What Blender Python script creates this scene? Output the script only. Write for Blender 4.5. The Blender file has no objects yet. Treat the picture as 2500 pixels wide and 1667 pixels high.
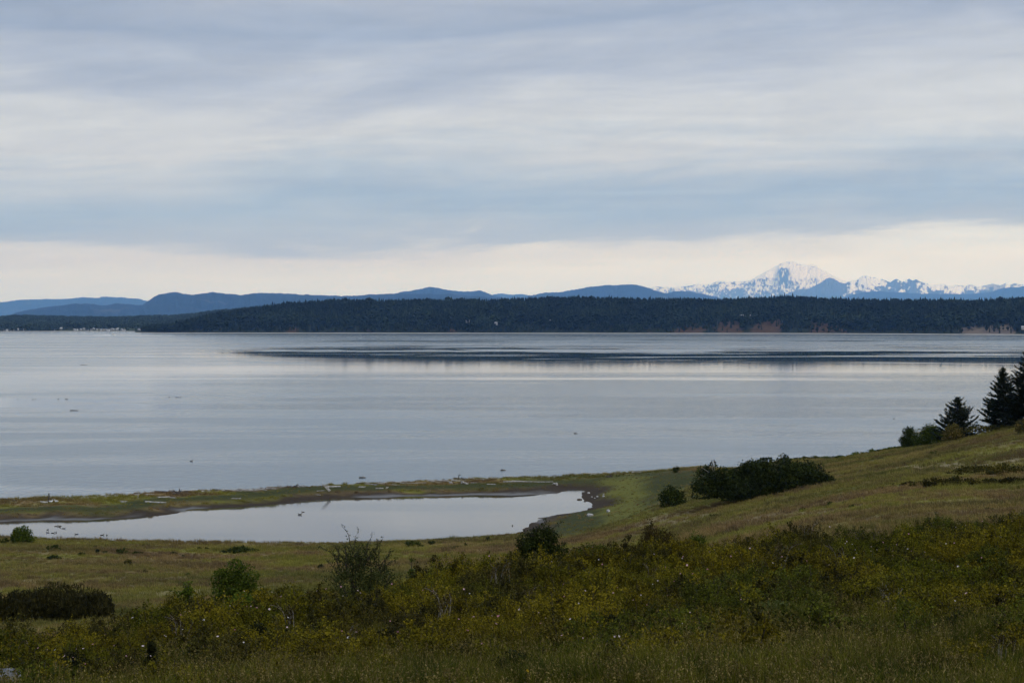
import bpy, math, random
import numpy as np
from mathutils import Vector

# ------------------------------------------------------------------ camera, sky, sun, exposure
scene = bpy.context.scene
COL = scene.collection
CAM_Z = 30.0
FPX = 70.0 / 36.0 * 2500.0          # focal length in photo pixels
HY = 781.0                          # photo row of the true horizon
cam_d = bpy.data.cameras.new('camera')
cam_d.lens = 70.0
cam_d.sensor_width = 36.0
cam_d.shift_y = (HY - 833.5) / 2500.0
cam_d.clip_start = 0.5
cam_d.clip_end = 250000.0
cam = bpy.data.objects.new('camera', cam_d)
cam.location = (0, 0, CAM_Z)
cam.rotation_euler = (math.radians(90), 0, 0)
COL.objects.link(cam)
scene.camera = cam

SUN_EL, SUN_AZ = math.radians(42), math.radians(150)   # azimuth clockwise from +Y (the view)
SUN_STRENGTH = 1.5
SKY_GAIN = 1.0
ZENITH = 2.0
vs = scene.view_settings
vs.view_transform = 'Standard'
vs.look = 'None'
vs.exposure = 0.0
vs.gamma = 1.0
vs.use_curve_mapping = False
scene.cycles.use_denoising = True
scene.cycles.max_bounces = 6
scene.cycles.diffuse_bounces = 3
scene.cycles.glossy_bounces = 3
scene.cycles.transmission_bounces = 4
scene.cycles.volume_bounces = 2
scene.cycles.transparent_max_bounces = 8
scene.cycles.sample_clamp_indirect = 6.0


class NT:
    """tiny helper round a node tree"""
    def __init__(self, tree):
        self.t = tree
        tree.nodes.clear()

    def n(self, kind, **kw):
        nd = self.t.nodes.new(kind)
        for k, v in kw.items():
            setattr(nd, k, v)
        return nd

    def link(self, a, b):
        self.t.links.new(a, b)

    def put(self, sock, val):
        if hasattr(val, 'links') or isinstance(val, bpy.types.NodeSocket):
            self.link(val, sock)
        else:
            sock.default_value = val

    def math(self, op, a, b=0.0, c=None, clamp=False):
        nd = self.n('ShaderNodeMath', operation=op, use_clamp=clamp)
        self.put(nd.inputs[0], a)
        self.put(nd.inputs[1], b)
        if c is not None:
            self.put(nd.inputs[2], c)
        return nd.outputs[0]

    def vmath(self, op, a, b=(0, 0, 0)):
        nd = self.n('ShaderNodeVectorMath', operation=op)
        self.put(nd.inputs[0], a)
        self.put(nd.inputs[1], b)
        return nd.outputs[0]

    def noise(self, vec, scale, detail=3.0, rough=0.5, dist=0.0):
        nd = self.n('ShaderNodeTexNoise')
        if vec is not None:
            self.link(vec, nd.inputs['Vector'])
        nd.inputs['Scale'].default_value = scale
        nd.inputs['Detail'].default_value = detail
        nd.inputs['Roughness'].default_value = rough
        nd.inputs['Distortion'].default_value = dist
        return nd.outputs['Fac']

    def ramp(self, fac, stops, interp='LINEAR'):
        nd = self.n('ShaderNodeValToRGB')
        cr = nd.color_ramp
        cr.interpolation = interp
        while len(cr.elements) > 1:
            cr.elements.remove(cr.elements[-1])
        for i, (p, c) in enumerate(stops):
            e = cr.elements[0] if i == 0 else cr.elements.new(p)
            e.position = p
            if not isinstance(c, (tuple, list)):
                c = (c, c, c)
            e.color = (c[0], c[1], c[2], 1)
        self.put(nd.inputs[0], fac)
        return nd.outputs[0]

    def mix(self, fac, a, b, mode='MIX'):
        nd = self.n('ShaderNodeMix', data_type='RGBA', blend_type=mode)
        self.put(nd.inputs[0], fac)
        for s, v in ((nd.inputs[6], a), (nd.inputs[7], b)):
            if isinstance(v, tuple):
                v = (v[0], v[1], v[2], 1)
            self.put(s, v)
        return nd.outputs[2]

    def maprange(self, v, a, b, c=0.0, d=1.0, smooth=True):
        nd = self.n('ShaderNodeMapRange', interpolation_type='SMOOTHSTEP' if smooth else 'LINEAR')
        self.put(nd.inputs[0], v)
        for i, q in enumerate((a, b, c, d)):
            self.put(nd.inputs[i + 1], q)
        return nd.outputs[0]

    def sep(self, v):
        nd = self.n('ShaderNodeSeparateXYZ')
        self.link(v, nd.inputs[0])
        return nd.outputs

    def comb(self, x, y, z):
        nd = self.n('ShaderNodeCombineXYZ')
        for i, q in enumerate((x, y, z)):
            self.put(nd.inputs[i], q)
        return nd.outputs[0]


def srgb(r, g, b):
    f = lambda c: ((c / 255 + 0.055) / 1.055) ** 2.4 if c > 10 else c / 255 / 12.92
    return (f(r), f(g), f(b))


# sky: Nishita behind a stratus deck that ends in a pale break low over the horizon
world = bpy.data.worlds.new('World')
scene.world = world
world.use_nodes = True
w = NT(world.node_tree)
tc = w.n('ShaderNodeTexCoord').outputs['Generated']
d3 = w.vmath('NORMALIZE', tc)
sx, sy, sz = w.sep(d3)
el = w.math('MAXIMUM', sz, 0.0)
den = w.math('ADD', el, 0.045)
pu = w.math('DIVIDE', sx, den)
pv = w.math('DIVIDE', sy, den)
deck = w.comb(pu, w.math('MULTIPLY', pv, 0.8), 0.0)
n_big = w.noise(deck, 0.42, 4, 0.5, 0.5)
n_fine = w.noise(w.comb(w.math('ADD', w.math('MULTIPLY', pu, 0.9), w.math('MULTIPLY', pv, 0.35)), w.math('MULTIPLY', pv, 1.9), 3.1), 0.8, 5, 0.6, 1.0)
slant = w.math('SUBTRACT', el, w.math('MULTIPLY', sx, 0.06))
n_sweep = w.noise(w.comb(w.math('MULTIPLY', sx, 6.0), w.math('MULTIPLY', slant, 40.0), w.math('MULTIPLY', sy, 4.0)), 1.0, 5, 0.55, 0.7)
e1 = w.math('ADD', el, w.math('MULTIPLY', w.math('SUBTRACT', n_sweep, 0.5), w.maprange(el, 0.02, 0.10, 0.024, 0.080)))
e2 = w.math('ADD', e1, w.math('MULTIPLY', w.math('SUBTRACT', n_big, 0.5), w.maprange(el, 0.02, 0.10, 0.012, 0.075)))
e3 = w.math('SUBTRACT', e2, w.math('MULTIPLY', sx, 0.026))
S = 4.0                                 # ramp covers elevation sin 0..0.25
deckcol = w.ramp(w.math('MULTIPLY', e3, S), [
    (0.00, (0.74, 0.94, 1.28)), (0.050, (0.93, 1.15, 1.50)), (0.105, (0.99, 1.17, 1.34)), (0.140, (0.84, 0.94, 0.99)),
    (0.165, srgb(186, 199, 211)), (0.225, srgb(163, 184, 207)), (0.29, srgb(186, 200, 214)),
    (0.36, srgb(213, 219, 223)), (0.43, srgb(208, 214, 220)), (0.51, srgb(184, 192, 205)),
    (0.60, srgb(160, 172, 191)), (0.70, srgb(176, 184, 197)), (0.85, srgb(170, 182, 202)), (1.00, srgb(172, 186, 208))])
n_puff = w.noise(w.comb(w.math('MULTIPLY', sx, 16.0), w.math('MULTIPLY', slant, 62.0), w.math('MULTIPLY', sy, 9.0)), 1.0, 6, 0.62, 0.9)
var = w.math('ADD', 0.58, w.math('ADD', w.math('MULTIPLY', n_fine, 0.44), w.math('MULTIPLY', n_puff, 0.38)))
var = w.math('ADD', w.math('MULTIPLY', w.math('SUBTRACT', var, 1.0), w.maprange(el, 0.02, 0.08, 0.45, 1.0)), 1.0)
var = w.math('MULTIPLY', var, w.math('ADD', 1.0, w.math('MULTIPLY', w.math('MULTIPLY', sx, 0.55), w.maprange(el, 0.06, 0.02))))
deckcol = w.mix(1.0, deckcol, w.comb(var, var, var), 'MULTIPLY')
sky = w.n('ShaderNodeTexSky', sky_type='NISHITA')
sky.sun_disc = False
sky.sun_elevation = SUN_EL
sky.sun_rotation = SUN_AZ
bg_sky = w.n('ShaderNodeBackground')
w.link(sky.outputs[0], bg_sky.inputs[0])
bg_sky.inputs[1].default_value = 0.10
bg_deck = w.n('ShaderNodeBackground')
w.link(deckcol, bg_deck.inputs[0])
w.link(w.math('MULTIPLY', w.maprange(el, 0.16, 1.0, 1.0, ZENITH, smooth=False), SKY_GAIN), bg_deck.inputs[1])    # an overcast sky is brightest overhead
mixw = w.n('ShaderNodeMixShader')
mixw.inputs[0].default_value = 0.93
w.link(bg_sky.outputs[0], mixw.inputs[1])
w.link(bg_deck.outputs[0], mixw.inputs[2])
w.link(mixw.outputs[0], w.n('ShaderNodeOutputWorld').inputs[0])

sun_d = bpy.data.lights.new('sun', 'SUN')
sun_d.energy = SUN_STRENGTH
sun_d.angle = math.radians(12)
sun_d.color = (1.0, 0.95, 0.86)
sun = bpy.data.objects.new('sun', sun_d)
sun.rotation_euler = Vector((math.sin(SUN_AZ) * math.cos(SUN_EL), math.cos(SUN_AZ) * math.cos(SUN_EL), math.sin(SUN_EL))).to_track_quat('Z', 'Y').to_euler()
sun.location = (0, -40, 80)
COL.objects.link(sun)


# ------------------------------------------------------------------ helpers
def ray(px, py):
    return (px - 1250.0) / FPX, (HY - py) / FPX


def _hash(ix, iy, seed):
    h = (ix.astype(np.int64) * 374761393 + iy.astype(np.int64) * 668265263 + seed * 974634777) & 0xFFFFFFFF
    h = ((h ^ (h >> 13)) * 1274126177) & 0xFFFFFFFF
    return ((h ^ (h >> 16)) & 0xFFFFFF) / float(0xFFFFFF)


def vnoise(x, y, seed=0):
    x = np.asarray(x, float); y = np.asarray(y, float)
    ix = np.floor(x); iy = np.floor(y)
    fx = x - ix; fy = y - iy
    fx = fx * fx * fx * (fx * (fx * 6 - 15) + 10)
    fy = fy * fy * fy * (fy * (fy * 6 - 15) + 10)
    a = _hash(ix, iy, seed); b = _hash(ix + 1, iy, seed)
    c = _hash(ix, iy + 1, seed); d = _hash(ix + 1, iy + 1, seed)
    return (a + (b - a) * fx) * (1 - fy) + (c + (d - c) * fx) * fy


def fbm(x, y, seed=0, octv=4, gain=0.5):
    s = 0; a = 1; t = 0
    for o in range(octv):
        s = s + a * vnoise(np.asarray(x) * 2 ** o, np.asarray(y) * 2 ** o, seed + o * 17)
        t += a; a *= gain
    return s / t


def sstep(a, b, x):
    t = np.clip((x - a) / (b - a), 0, 1)
    return t * t * (3 - 2 * t)


def mk_mesh(name, V, F, mats=(), midx=None, smooth=False):
    """V (n,3); F list of int arrays (k,3) or (k,4)"""
    me = bpy.data.meshes.new(name)
    F = [np.asarray(f, np.int32) for f in F if len(f)]
    tot = np.concatenate([np.full(len(f), f.shape[1], np.int32) for f in F])
    loops = np.concatenate([f.ravel() for f in F])
    me.vertices.add(len(V))
    me.vertices.foreach_set('co', np.asarray(V, np.float32).ravel())
    me.loops.add(len(loops))
    me.loops.foreach_set('vertex_index', loops)
    me.polygons.add(len(tot))
    st = np.concatenate([[0], np.cumsum(tot)[:-1]]).astype(np.int32)
    me.polygons.foreach_set('loop_start', st)
    me.polygons.foreach_set('loop_total', tot)
    for m in mats:
        me.materials.append(m)
    if midx is not None:
        me.polygons.foreach_set('material_index', np.asarray(midx, np.int32))
    me.polygons.foreach_set('use_smooth', np.full(len(tot), smooth))
    me.update(calc_edges=True)
    return me


def fattr(me, name, vals):
    a = me.attributes.new(name, 'FLOAT', 'POINT')
    a.data.foreach_set('value', np.asarray(vals, np.float32))


def obj(name, me, parent=None, loc=None, label=None, cat=None, group=None, kind=None):
    o = bpy.data.objects.new(name, me)
    COL.objects.link(o)
    if parent is not None:
        o.parent = parent
    if loc is not None:
        o.location = loc
    for k, v in (('label', label), ('category', cat), ('group', group), ('kind', kind)):
        if v:
            o[k] = v
    return o


class MB:
    """collects verts and faces of several little shapes into one mesh"""
    def __init__(self):
        self.V = []; self.F4 = []; self.F3 = []; self.m4 = []; self.m3 = []; self.n = 0

    def add(self, V, F, m=0):
        V = np.asarray(V, float).reshape(-1, 3)
        F = np.asarray(F, int)
        if len(F) == 0:
            return
        self.V.append(V)
        if F.shape[1] == 4:
            self.F4.append(F + self.n); self.m4.append(np.full(len(F), m))
        else:
            self.F3.append(F + self.n); self.m3.append(np.full(len(F), m))
        self.n += len(V)

    def mesh(self, name, mats, smooth=False):
        F = []; M = []
        if self.F4:
            F.append(np.concatenate(self.F4)); M.append(np.concatenate(self.m4))
        if self.F3:
            F.append(np.concatenate(self.F3)); M.append(np.concatenate(self.m3))
        return mk_mesh(name, np.concatenate(self.V), F, mats, np.concatenate(M), smooth)


def tube(mb, pts, radii, sides=5, m=0, cap=True):
    pts = np.asarray(pts, float)
    k = len(pts)
    tan = np.gradient(pts, axis=0)
    tan /= np.linalg.norm(tan, axis=1)[:, None] + 1e-9
    ref = np.where(np.abs(tan[:, 2:3]) > 0.9, [[1.0, 0, 0]], [[0, 0, 1.0]])
    a = np.cross(tan, ref); a /= np.linalg.norm(a, axis=1)[:, None] + 1e-9
    b = np.cross(tan, a)
    ang = np.arange(sides) * 2 * math.pi / sides
    r = np.asarray(radii, float)[:, None, None]
    V = pts[:, None, :] + r * (np.cos(ang)[None, :, None] * a[:, None, :] + np.sin(ang)[None, :, None] * b[:, None, :])
    i = np.arange(k - 1)[:, None] * sides; j = np.arange(sides)[None, :]; j2 = (j + 1) % sides
    F = np.stack([i + j, i + j2, i + sides + j2, i + sides + j], -1).reshape(-1, 4)
    V = V.reshape(-1, 3)
    mb.add(V, F, m)
    if cap:
        for e, c in ((0, pts[0]), (k - 1, pts[-1])):
            ring = V[e * sides:(e + 1) * sides]
            VV = np.vstack([ring, c])
            mb.add(VV, [(q, (q + 1) % sides, sides) for q in range(sides)], m)


def unit(v):
    return v / (np.linalg.norm(v, axis=-1, keepdims=True) + 1e-9)


def leaf_quads(rng, P, size, out=None, aspect=1.7, flat=0.4):
    """rhombic leaves at P; normals lean outwards/upwards"""
    n = len(P)
    nr = rng.normal(size=(n, 3))
    if out is not None:
        nr = nr * 0.8 + out * flat
    nr[:, 2] += flat
    nr = unit(nr)
    t = unit(np.cross(nr, rng.normal(size=(n, 3))))
    b = np.cross(nr, t)
    s = size * rng.uniform(0.65, 1.35, (n, 1))
    V = np.stack([P - t * s * 0.5 * aspect / 1.3, P + b * s * 0.42, P + t * s * 0.5 * aspect / 1.3, P - b * s * 0.42], 1).reshape(-1, 3)
    F = np.arange(n * 4).reshape(n, 4)
    return V, F


def box_mesh(mb, c, s, m=0):
    c = np.asarray(c, float); s = np.asarray(s, float) / 2
    V = [c + s * np.array(q) for q in ((-1, -1, -1), (1, -1, -1), (1, 1, -1), (-1, 1, -1), (-1, -1, 1), (1, -1, 1), (1, 1, 1), (-1, 1, 1))]
    mb.add(V, [(0, 3, 2, 1), (4, 5, 6, 7), (0, 1, 5, 4), (1, 2, 6, 5), (2, 3, 7, 6), (3, 0, 4, 7)], m)


# ------------------------------------------------------------------ materials
def new_mat(name):
    m = bpy.data.materials.new(name)
    m.use_nodes = True
    return m, NT(m.node_tree)


def finish(n, color, rough=0.85, spec=0.2, normal=None, transl=None):
    p = n.n('ShaderNodeBsdfPrincipled')
    n.put(p.inputs['Base Color'], color if not isinstance(color, tuple) else (*color, 1))
    n.put(p.inputs['Roughness'], rough)
    n.put(p.inputs['Specular IOR Level'], spec)
    if normal is not None:
        n.link(normal, p.inputs['Normal'])
    out = n.n('ShaderNodeOutputMaterial')
    if transl:
        t = n.n('ShaderNodeBsdfTranslucent')
        n.put(t.inputs[0], color if not isinstance(color, tuple) else (*color, 1))
        mx = n.n('ShaderNodeMixShader')
        mx.inputs[0].default_value = transl
        n.link(p.outputs[0], mx.inputs[1]); n.link(t.outputs[0], mx.inputs[2])
        n.link(mx.outputs[0], out.inputs[0])
    else:
        n.link(p.outputs[0], out.inputs[0])
    return p


def leaf_mat(name, cols, tint=None, patch=None, transl=0.25, spec=0.06, rough=0.7):
    """leaf colours vary leaf by leaf, plant by plant and (patch) over the ground"""
    m, n = new_mat(name)
    geo = n.n('ShaderNodeNewGeometry')
    isl = geo.outputs['Random Per Island']
    k = len(cols)
    c = n.ramp(isl, [(i / max(1, k - 1), q) for i, q in enumerate(cols)])
    rnd = n.n('ShaderNodeObjectInfo').outputs['Random']
    v = n.math('ADD', 0.55, n.math('MULTIPLY', rnd, 0.90))
    c = n.mix(1.0, c, n.comb(v, v, v), 'MULTIPLY')
    if patch:
        f = n.noise(geo.outputs['Position'], patch[0], 3, 0.6, 0.3)
        f = n.maprange(f, 0.42, 0.62)
        c = n.mix(f, c, n.mix(1.0, c, patch[1], 'MULTIPLY'))
    finish(n, c, rough, spec, transl=transl)
    return m


def plain_mat(name, c1, c2, scale=4.0, rough=0.85, spec=0.2, bump=0.0, stretch=(1, 1, 1)):
    m, n = new_mat(name)
    p = n.n('ShaderNodeTexCoord').outputs['Object']
    p = n.vmath('MULTIPLY', p, stretch)
    f = n.noise(p, scale, 5, 0.6)
    c = n.mix(n.maprange(f, 0.3, 0.7), c1, c2)
    nrm = None
    if bump:
        b = n.n('ShaderNodeBump')
        b.inputs['Strength'].default_value = bump
        b.inputs['Distance'].default_value = 0.05
        n.link(f, b.inputs['Height'])
        nrm = b.outputs[0]
    finish(n, c, rough, spec, nrm)
    return m


def meadow_color(n, pos):
    """patches of dry and green grass over the field, in metres"""
    st = n.vmath('MULTIPLY', pos, (0.5, 1.0, 0.6))
    a = n.noise(st, 0.045, 4, 0.6, 0.8)
    b = n.noise(n.vmath('ADD', st, (31, 7, 0)), 0.11, 4, 0.6, 0.5)
    c = n.noise(pos, 0.9, 3, 0.6)
    col = n.ramp(a, [(0.34, (0.055, 0.056, 0.012)), (0.42, (0.090, 0.082, 0.018)), (0.46, (0.122, 0.116, 0.020)), (0.50, (0.120, 0.088, 0.032)),
                     (0.54, (0.072, 0.048, 0.025)), (0.58, (0.145, 0.100, 0.040)), (0.66, (0.066, 0.062, 0.015))])
    green = n.ramp(b, [(0.38, (0.046, 0.050, 0.011)), (0.45, (0.090, 0.080, 0.020)), (0.50, (0.070, 0.048, 0.024)), (0.56, (0.112, 0.112, 0.018)), (0.63, (0.150, 0.110, 0.045))])
    col = n.mix(n.maprange(n.noise(st, 0.025, 2, 0.5), 0.40, 0.62), col, green)
    v = n.math('ADD', 0.80, n.math('MULTIPLY', c, 1.25))
    return n.mix(1.0, col, n.comb(v, v, v), 'MULTIPLY')


# meadow ground
M_GROUND, n = new_mat('meadow_ground')
geo = n.n('ShaderNodeNewGeometry')
pos = geo.outputs['Position']
at = lambda q: n.n('ShaderNodeAttribute', attribute_name=q).outputs['Fac']
c = meadow_color(n, pos)
lawn = n.mix(n.noise(pos, 0.35, 5, 0.65), (0.022, 0.030, 0.008), (0.060, 0.058, 0.016))
c = n.mix(at('straw'), c, n.mix(n.noise(pos, 0.8, 4, 0.6), (0.15, 0.115, 0.055), (0.26, 0.21, 0.11)))
c = n.mix(at('lawn'), c, lawn)
c = n.mix(at('bank'), c, n.mix(n.noise(pos, 0.5, 4, 0.6), (0.070, 0.074, 0.011), (0.150, 0.140, 0.028)))
mud = n.mix(n.noise(pos, 0.8, 5, 0.7), (0.022, 0.015, 0.009), (0.055, 0.040, 0.026))
c = n.mix(at('mud'), c, mud)
c = n.mix(at('flat'), c, n.mix(n.noise(pos, 0.5, 4, 0.6), (0.10, 0.10, 0.095), (0.18, 0.17, 0.16)))
c = n.mix(at('beach'), c, n.mix(n.noise(pos, 1.1, 5, 0.7), (0.12, 0.115, 0.105), (0.30, 0.28, 0.25)))
c = n.mix(at('litter'), c, n.mix(n.noise(pos, 2.0, 4, 0.6), (0.010, 0.009, 0.004), (0.035, 0.028, 0.010)))
bp = n.n('ShaderNodeBump')
bp.inputs['Strength'].default_value = 0.9
bp.inputs['Distance'].default_value = 0.35
n.link(n.noise(pos, 1.7, 5, 0.7), bp.inputs['Height'])
finish(n, c, 0.95, 0.08, bp.outputs[0])

M_GRASS, n = new_mat('meadow_grass')
geo = n.n('ShaderNodeNewGeometry')
c = meadow_color(n, geo.outputs['Position'])
isl = n.ramp(geo.outputs['Random Per Island'], [(0, (0.75, 0.8, 0.6)), (0.5, (1.1, 1.08, 1.0)), (1, (1.5, 1.35, 1.35))])
c = n.mix(1.0, c, isl, 'MULTIPLY')
finish(n, c, 0.8, 0.15, transl=0.3)

M_TALLGRASS = leaf_mat('tall_grass', [(0.026, 0.028, 0.002), (0.074, 0.072, 0.004), (0.112, 0.102, 0.008), (0.16, 0.136, 0.024)], patch=(0.45, (0.30, 0.42, 0.25)), transl=0.3)
M_SEED = leaf_mat('grass_seed_heads', [(0.07, 0.052, 0.012), (0.12, 0.090, 0.026), (0.20, 0.155, 0.06)], transl=0.3)
M_ROSE = leaf_mat('rose_leaves', [(0.032, 0.028, 0.002), (0.100, 0.081, 0.004), (0.150, 0.120, 0.006), (0.19, 0.146, 0.012)], patch=(0.16, (0.50, 0.66, 0.7)), transl=0.35)
M_SNOWB = leaf_mat('olive_green_leaves', [(0.030, 0.036, 0.004), (0.058, 0.066, 0.006), (0.095, 0.098, 0.010)], transl=0.35)
M_GREEN = leaf_mat('green_leaves', [(0.024, 0.040, 0.004), (0.044, 0.064, 0.006), (0.075, 0.092, 0.010)], transl=0.35)
M_WILLOW = leaf_mat('dark_shrub_leaves', [(0.009, 0.015, 0.003), (0.017, 0.025, 0.004), (0.032, 0.042, 0.008)], patch=(0.55, (1.7, 1.6, 1.2)), transl=0.2)
M_OLIVE = leaf_mat('olive_shrub_leaves', [(0.013, 0.014, 0.003), (0.034, 0.032, 0.005), (0.060, 0.052, 0.010)], patch=(0.6, (1.5, 1.35, 1.1)), transl=0.2)
M_BROOM = leaf_mat('brownish_twig_leaves', [(0.010, 0.010, 0.003), (0.021, 0.019, 0.004), (0.038, 0.032, 0.007)], patch=(0.5, (0.6, 0.65, 0.7)), transl=0.2)
M_GAPSHADE = leaf_mat('gap_shade_leaves', [(0.006, 0.008, 0.002), (0.012, 0.014, 0.003), (0.024, 0.025, 0.005)], transl=0.15)  # shade of the gaps between plants, put into the leaf colour
M_GREY = leaf_mat('grey_green_leaves', [(0.032, 0.042, 0.008), (0.056, 0.068, 0.016), (0.090, 0.104, 0.034)], transl=0.25)
M_RUSTY = leaf_mat('rusty_twigs', [(0.026, 0.019, 0.005), (0.042, 0.030, 0.008), (0.06, 0.045, 0.012)], transl=0.1)
M_BLOSSOM = leaf_mat('yellow_blossom_leaves', [(0.030, 0.032, 0.005), (0.07, 0.058, 0.012), (0.15, 0.105, 0.030)], transl=0.25)
M_NEEDLE = leaf_mat('conifer_needles', [(0.008, 0.014, 0.005), (0.015, 0.023, 0.007), (0.028, 0.037, 0.011)], transl=0.05, spec=0.15)
M_FOREST = leaf_mat('far_forest', [(0.002, 0.005, 0.003), (0.006, 0.010, 0.005), (0.014, 0.019, 0.008)], patch=(0.006, (1.6, 1.6, 1.5)), transl=0.0, spec=0.05, rough=0.9)
M_LOWWOOD = leaf_mat('far_mixed_wood', [(0.012, 0.020, 0.016), (0.020, 0.031, 0.023), (0.032, 0.045, 0.032)], transl=0.0, spec=0.05, rough=0.9)
M_BARK = plain_mat('bark', (0.020, 0.016, 0.011), (0.055, 0.045, 0.034), 9, 0.95, 0.1)
M_TWIG = plain_mat('pale_twig', (0.10, 0.09, 0.07), (0.20, 0.18, 0.15), 9, 0.9, 0.1)
M_DRIFT = plain_mat('driftwood_grey', (0.13, 0.12, 0.11), (0.36, 0.34, 0.31), 3, 0.9, 0.1, 0.4)
M_DRIFTW = plain_mat('driftwood_bleached', (0.20, 0.19, 0.175), (0.44, 0.425, 0.395), 3, 0.9, 0.1, 0.4)
M_DRIFTD = plain_mat('driftwood_dark', (0.035, 0.028, 0.024), (0.10, 0.085, 0.07), 3, 0.9, 0.1, 0.4)
M_ROCK = plain_mat('pale_rock', (0.20, 0.195, 0.185), (0.46, 0.45, 0.43), 3.5, 0.9, 0.2, 0.6)
M_ROCKG = plain_mat('grey_rock', (0.04, 0.04, 0.04), (0.15, 0.15, 0.15), 5, 0.85, 0.3, 0.8)
M_WHITE = plain_mat('white_paint', (0.62, 0.62, 0.60), (0.78, 0.78, 0.76), 2, 0.6, 0.3)
M_HOUSE = plain_mat('house_wall', (0.24, 0.235, 0.22), (0.40, 0.39, 0.37), 0.2, 0.8, 0.2)
M_ROOF = plain_mat('house_roof', (0.12, 0.12, 0.13), (0.22, 0.22, 0.24), 0.5, 0.8, 0.2)
M_PALEROOF = plain_mat('metal_roof', (0.26, 0.26, 0.27), (0.42, 0.42, 0.43), 0.5, 0.5, 0.4)
M_GLASS = plain_mat('dark_glass', (0.010, 0.012, 0.015), (0.02, 0.022, 0.026), 3, 0.1, 0.5)
M_DUCK = plain_mat('duck_feathers', (0.010, 0.009, 0.008), (0.030, 0.025, 0.02), 12, 0.8, 0.2)
M_GULL = plain_mat('gull_feathers', (0.66, 0.66, 0.65), (0.80, 0.80, 0.79), 8, 0.8, 0.2)
M_GULLW = plain_mat('gull_wings', (0.20, 0.21, 0.23), (0.30, 0.31, 0.33), 8, 0.8, 0.2)
M_BILL = plain_mat('bird_bill', (0.35, 0.22, 0.03), (0.45, 0.28, 0.05), 8, 0.6, 0.3)
M_FOAM = plain_mat('foam', (0.70, 0.72, 0.74), (0.85, 0.86, 0.87), 0.8, 0.8, 0.2)
M_PETAL = leaf_mat('rose_petals', [(0.42, 0.17, 0.24), (0.62, 0.42, 0.46), (0.70, 0.62, 0.62), (0.72, 0.68, 0.66)], transl=0.3)
M_YELLOW = leaf_mat('yellow_petals', [(0.42, 0.24, 0.01), (0.52, 0.36, 0.02)], transl=0.3)


# water: the wind ruffles some stretches and leaves others slick
def water_mat(name, body, sea=True):
    m, n = new_mat(name)
    pos = n.n('ShaderNodeNewGeometry').outputs['Position']
    x, y, z = n.sep(pos)
    if sea:
        st = n.comb(n.math('MULTIPLY', x, 0.28), y, 0.0)
        big = n.noise(st, 0.0038, 4, 0.55, 0.6)
        mid = n.noise(n.vmath('ADD', st, (500, 90, 0)), 0.014, 4, 0.6, 0.8)
        fine = n.noise(n.comb(n.math('MULTIPLY', x, 0.10), y, 7.0), 0.024, 5, 0.65, 0.5)
        yy = n.math('ADD', y, n.math('MULTIPLY', n.math('SUBTRACT', big, 0.5), 1300.0))
        yy = n.math('ADD', yy, n.math('MULTIPLY', n.math('SUBTRACT', fine, 0.5), 900.0))
        lens = n.noise(n.comb(n.math('MULTIPLY', x, 0.42), y, 3.0), 0.0042, 4, 0.6, 1.2)
        thin = n.noise(n.comb(n.math('MULTIPLY', x, 0.30), y, 11.0), 0.0075, 3, 0.6, 0.8)
        far = n.maprange(n.math('ADD', yy, n.math('MULTIPLY', n.math('SUBTRACT', lens, 0.5), 2600.0)), 2050.0, 2150.0)
        far = n.math('MULTIPLY', far, n.math('SUBTRACT', 1.0, n.math('MULTIPLY', n.maprange(thin, 0.575, 0.60), n.maprange(y, 3300.0, 2900.0))))
        far = n.math('MAXIMUM', far, n.math('MULTIPLY', n.maprange(thin, 0.42, 0.40), n.maprange(y, 1250.0, 1500.0)))
        far = n.math('MAXIMUM', far, n.math('MULTIPLY', n.maprange(lens, 0.43, 0.40), n.maprange(y, 1450.0, 1650.0)))
        streak = n.math('ADD', n.math('MULTIPLY', big, 0.35), n.math('MULTIPLY', mid, 0.65))
        # wind-ruffled patches near the beach, calmer further out, slick beyond
        near_r = n.maprange(n.math('ADD', streak, n.maprange(y, 1000.0, 380.0, -0.10, 0.05)), 0.44, 0.57, 0.03, 0.18)
        mid_r = n.maprange(n.math('ADD', streak, n.maprange(y, 1700.0, 1000.0, -0.06, 0.04)), 0.44, 0.57, 0.014, 0.070)
        rr = n.mix(n.maprange(yy, 1000.0, 650.0), mid_r, near_r)
        sl = n.maprange(y, 1050.0, 1700.0, 0.060, 0.011)
        sl = n.math('ADD', sl, n.maprange(n.math('ADD', x, n.math('MULTIPLY', n.math('SUBTRACT', big, 0.5), 500.0)), -120.0, -420.0, 0.0, 0.11))
        slick = n.maprange(yy, 950.0, 1250.0)
        rr = n.mix(slick, rr, n.comb(sl, sl, sl))
        rough = n.mix(far, rr, n.comb(*[n.maprange(fine, 0.40, 0.62, 0.10, 0.20)] * 3))
        slick = n.math('MULTIPLY', slick, n.math('SUBTRACT', 1.0, far))
        wav = n.noise(n.comb(x, n.math('MULTIPLY', y, 0.4), 0.0), 0.55, 4, 0.65, 0.3)
        b = n.n('ShaderNodeBump')
        n.link(n.math('MULTIPLY', n.math('SUBTRACT', 1.0, slick), n.maprange(y, 1300.0, 350.0, 0.05, 0.32)), b.inputs['Strength'])
        b.inputs['Distance'].default_value = 0.9
        n.link(wav, b.inputs['Height'])
        nrm = b.outputs[0]
    else:
        rough = n.ramp(n.noise(n.comb(n.math('MULTIPLY', x, 0.3), y, 0.0), 0.05, 3, 0.5), [(0.35, 0.02), (0.65, 0.09)])
        b = n.n('ShaderNodeBump')
        b.inputs['Strength'].default_value = 0.03
        b.inputs['Distance'].default_value = 0.1
        n.link(n.noise(pos, 1.3, 3, 0.6), b.inputs['Height'])
        nrm = b.outputs[0]
    p = finish(n, body, rough, 0.5, nrm)
    p.inputs['IOR'].default_value = 1.33
    return m


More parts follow.
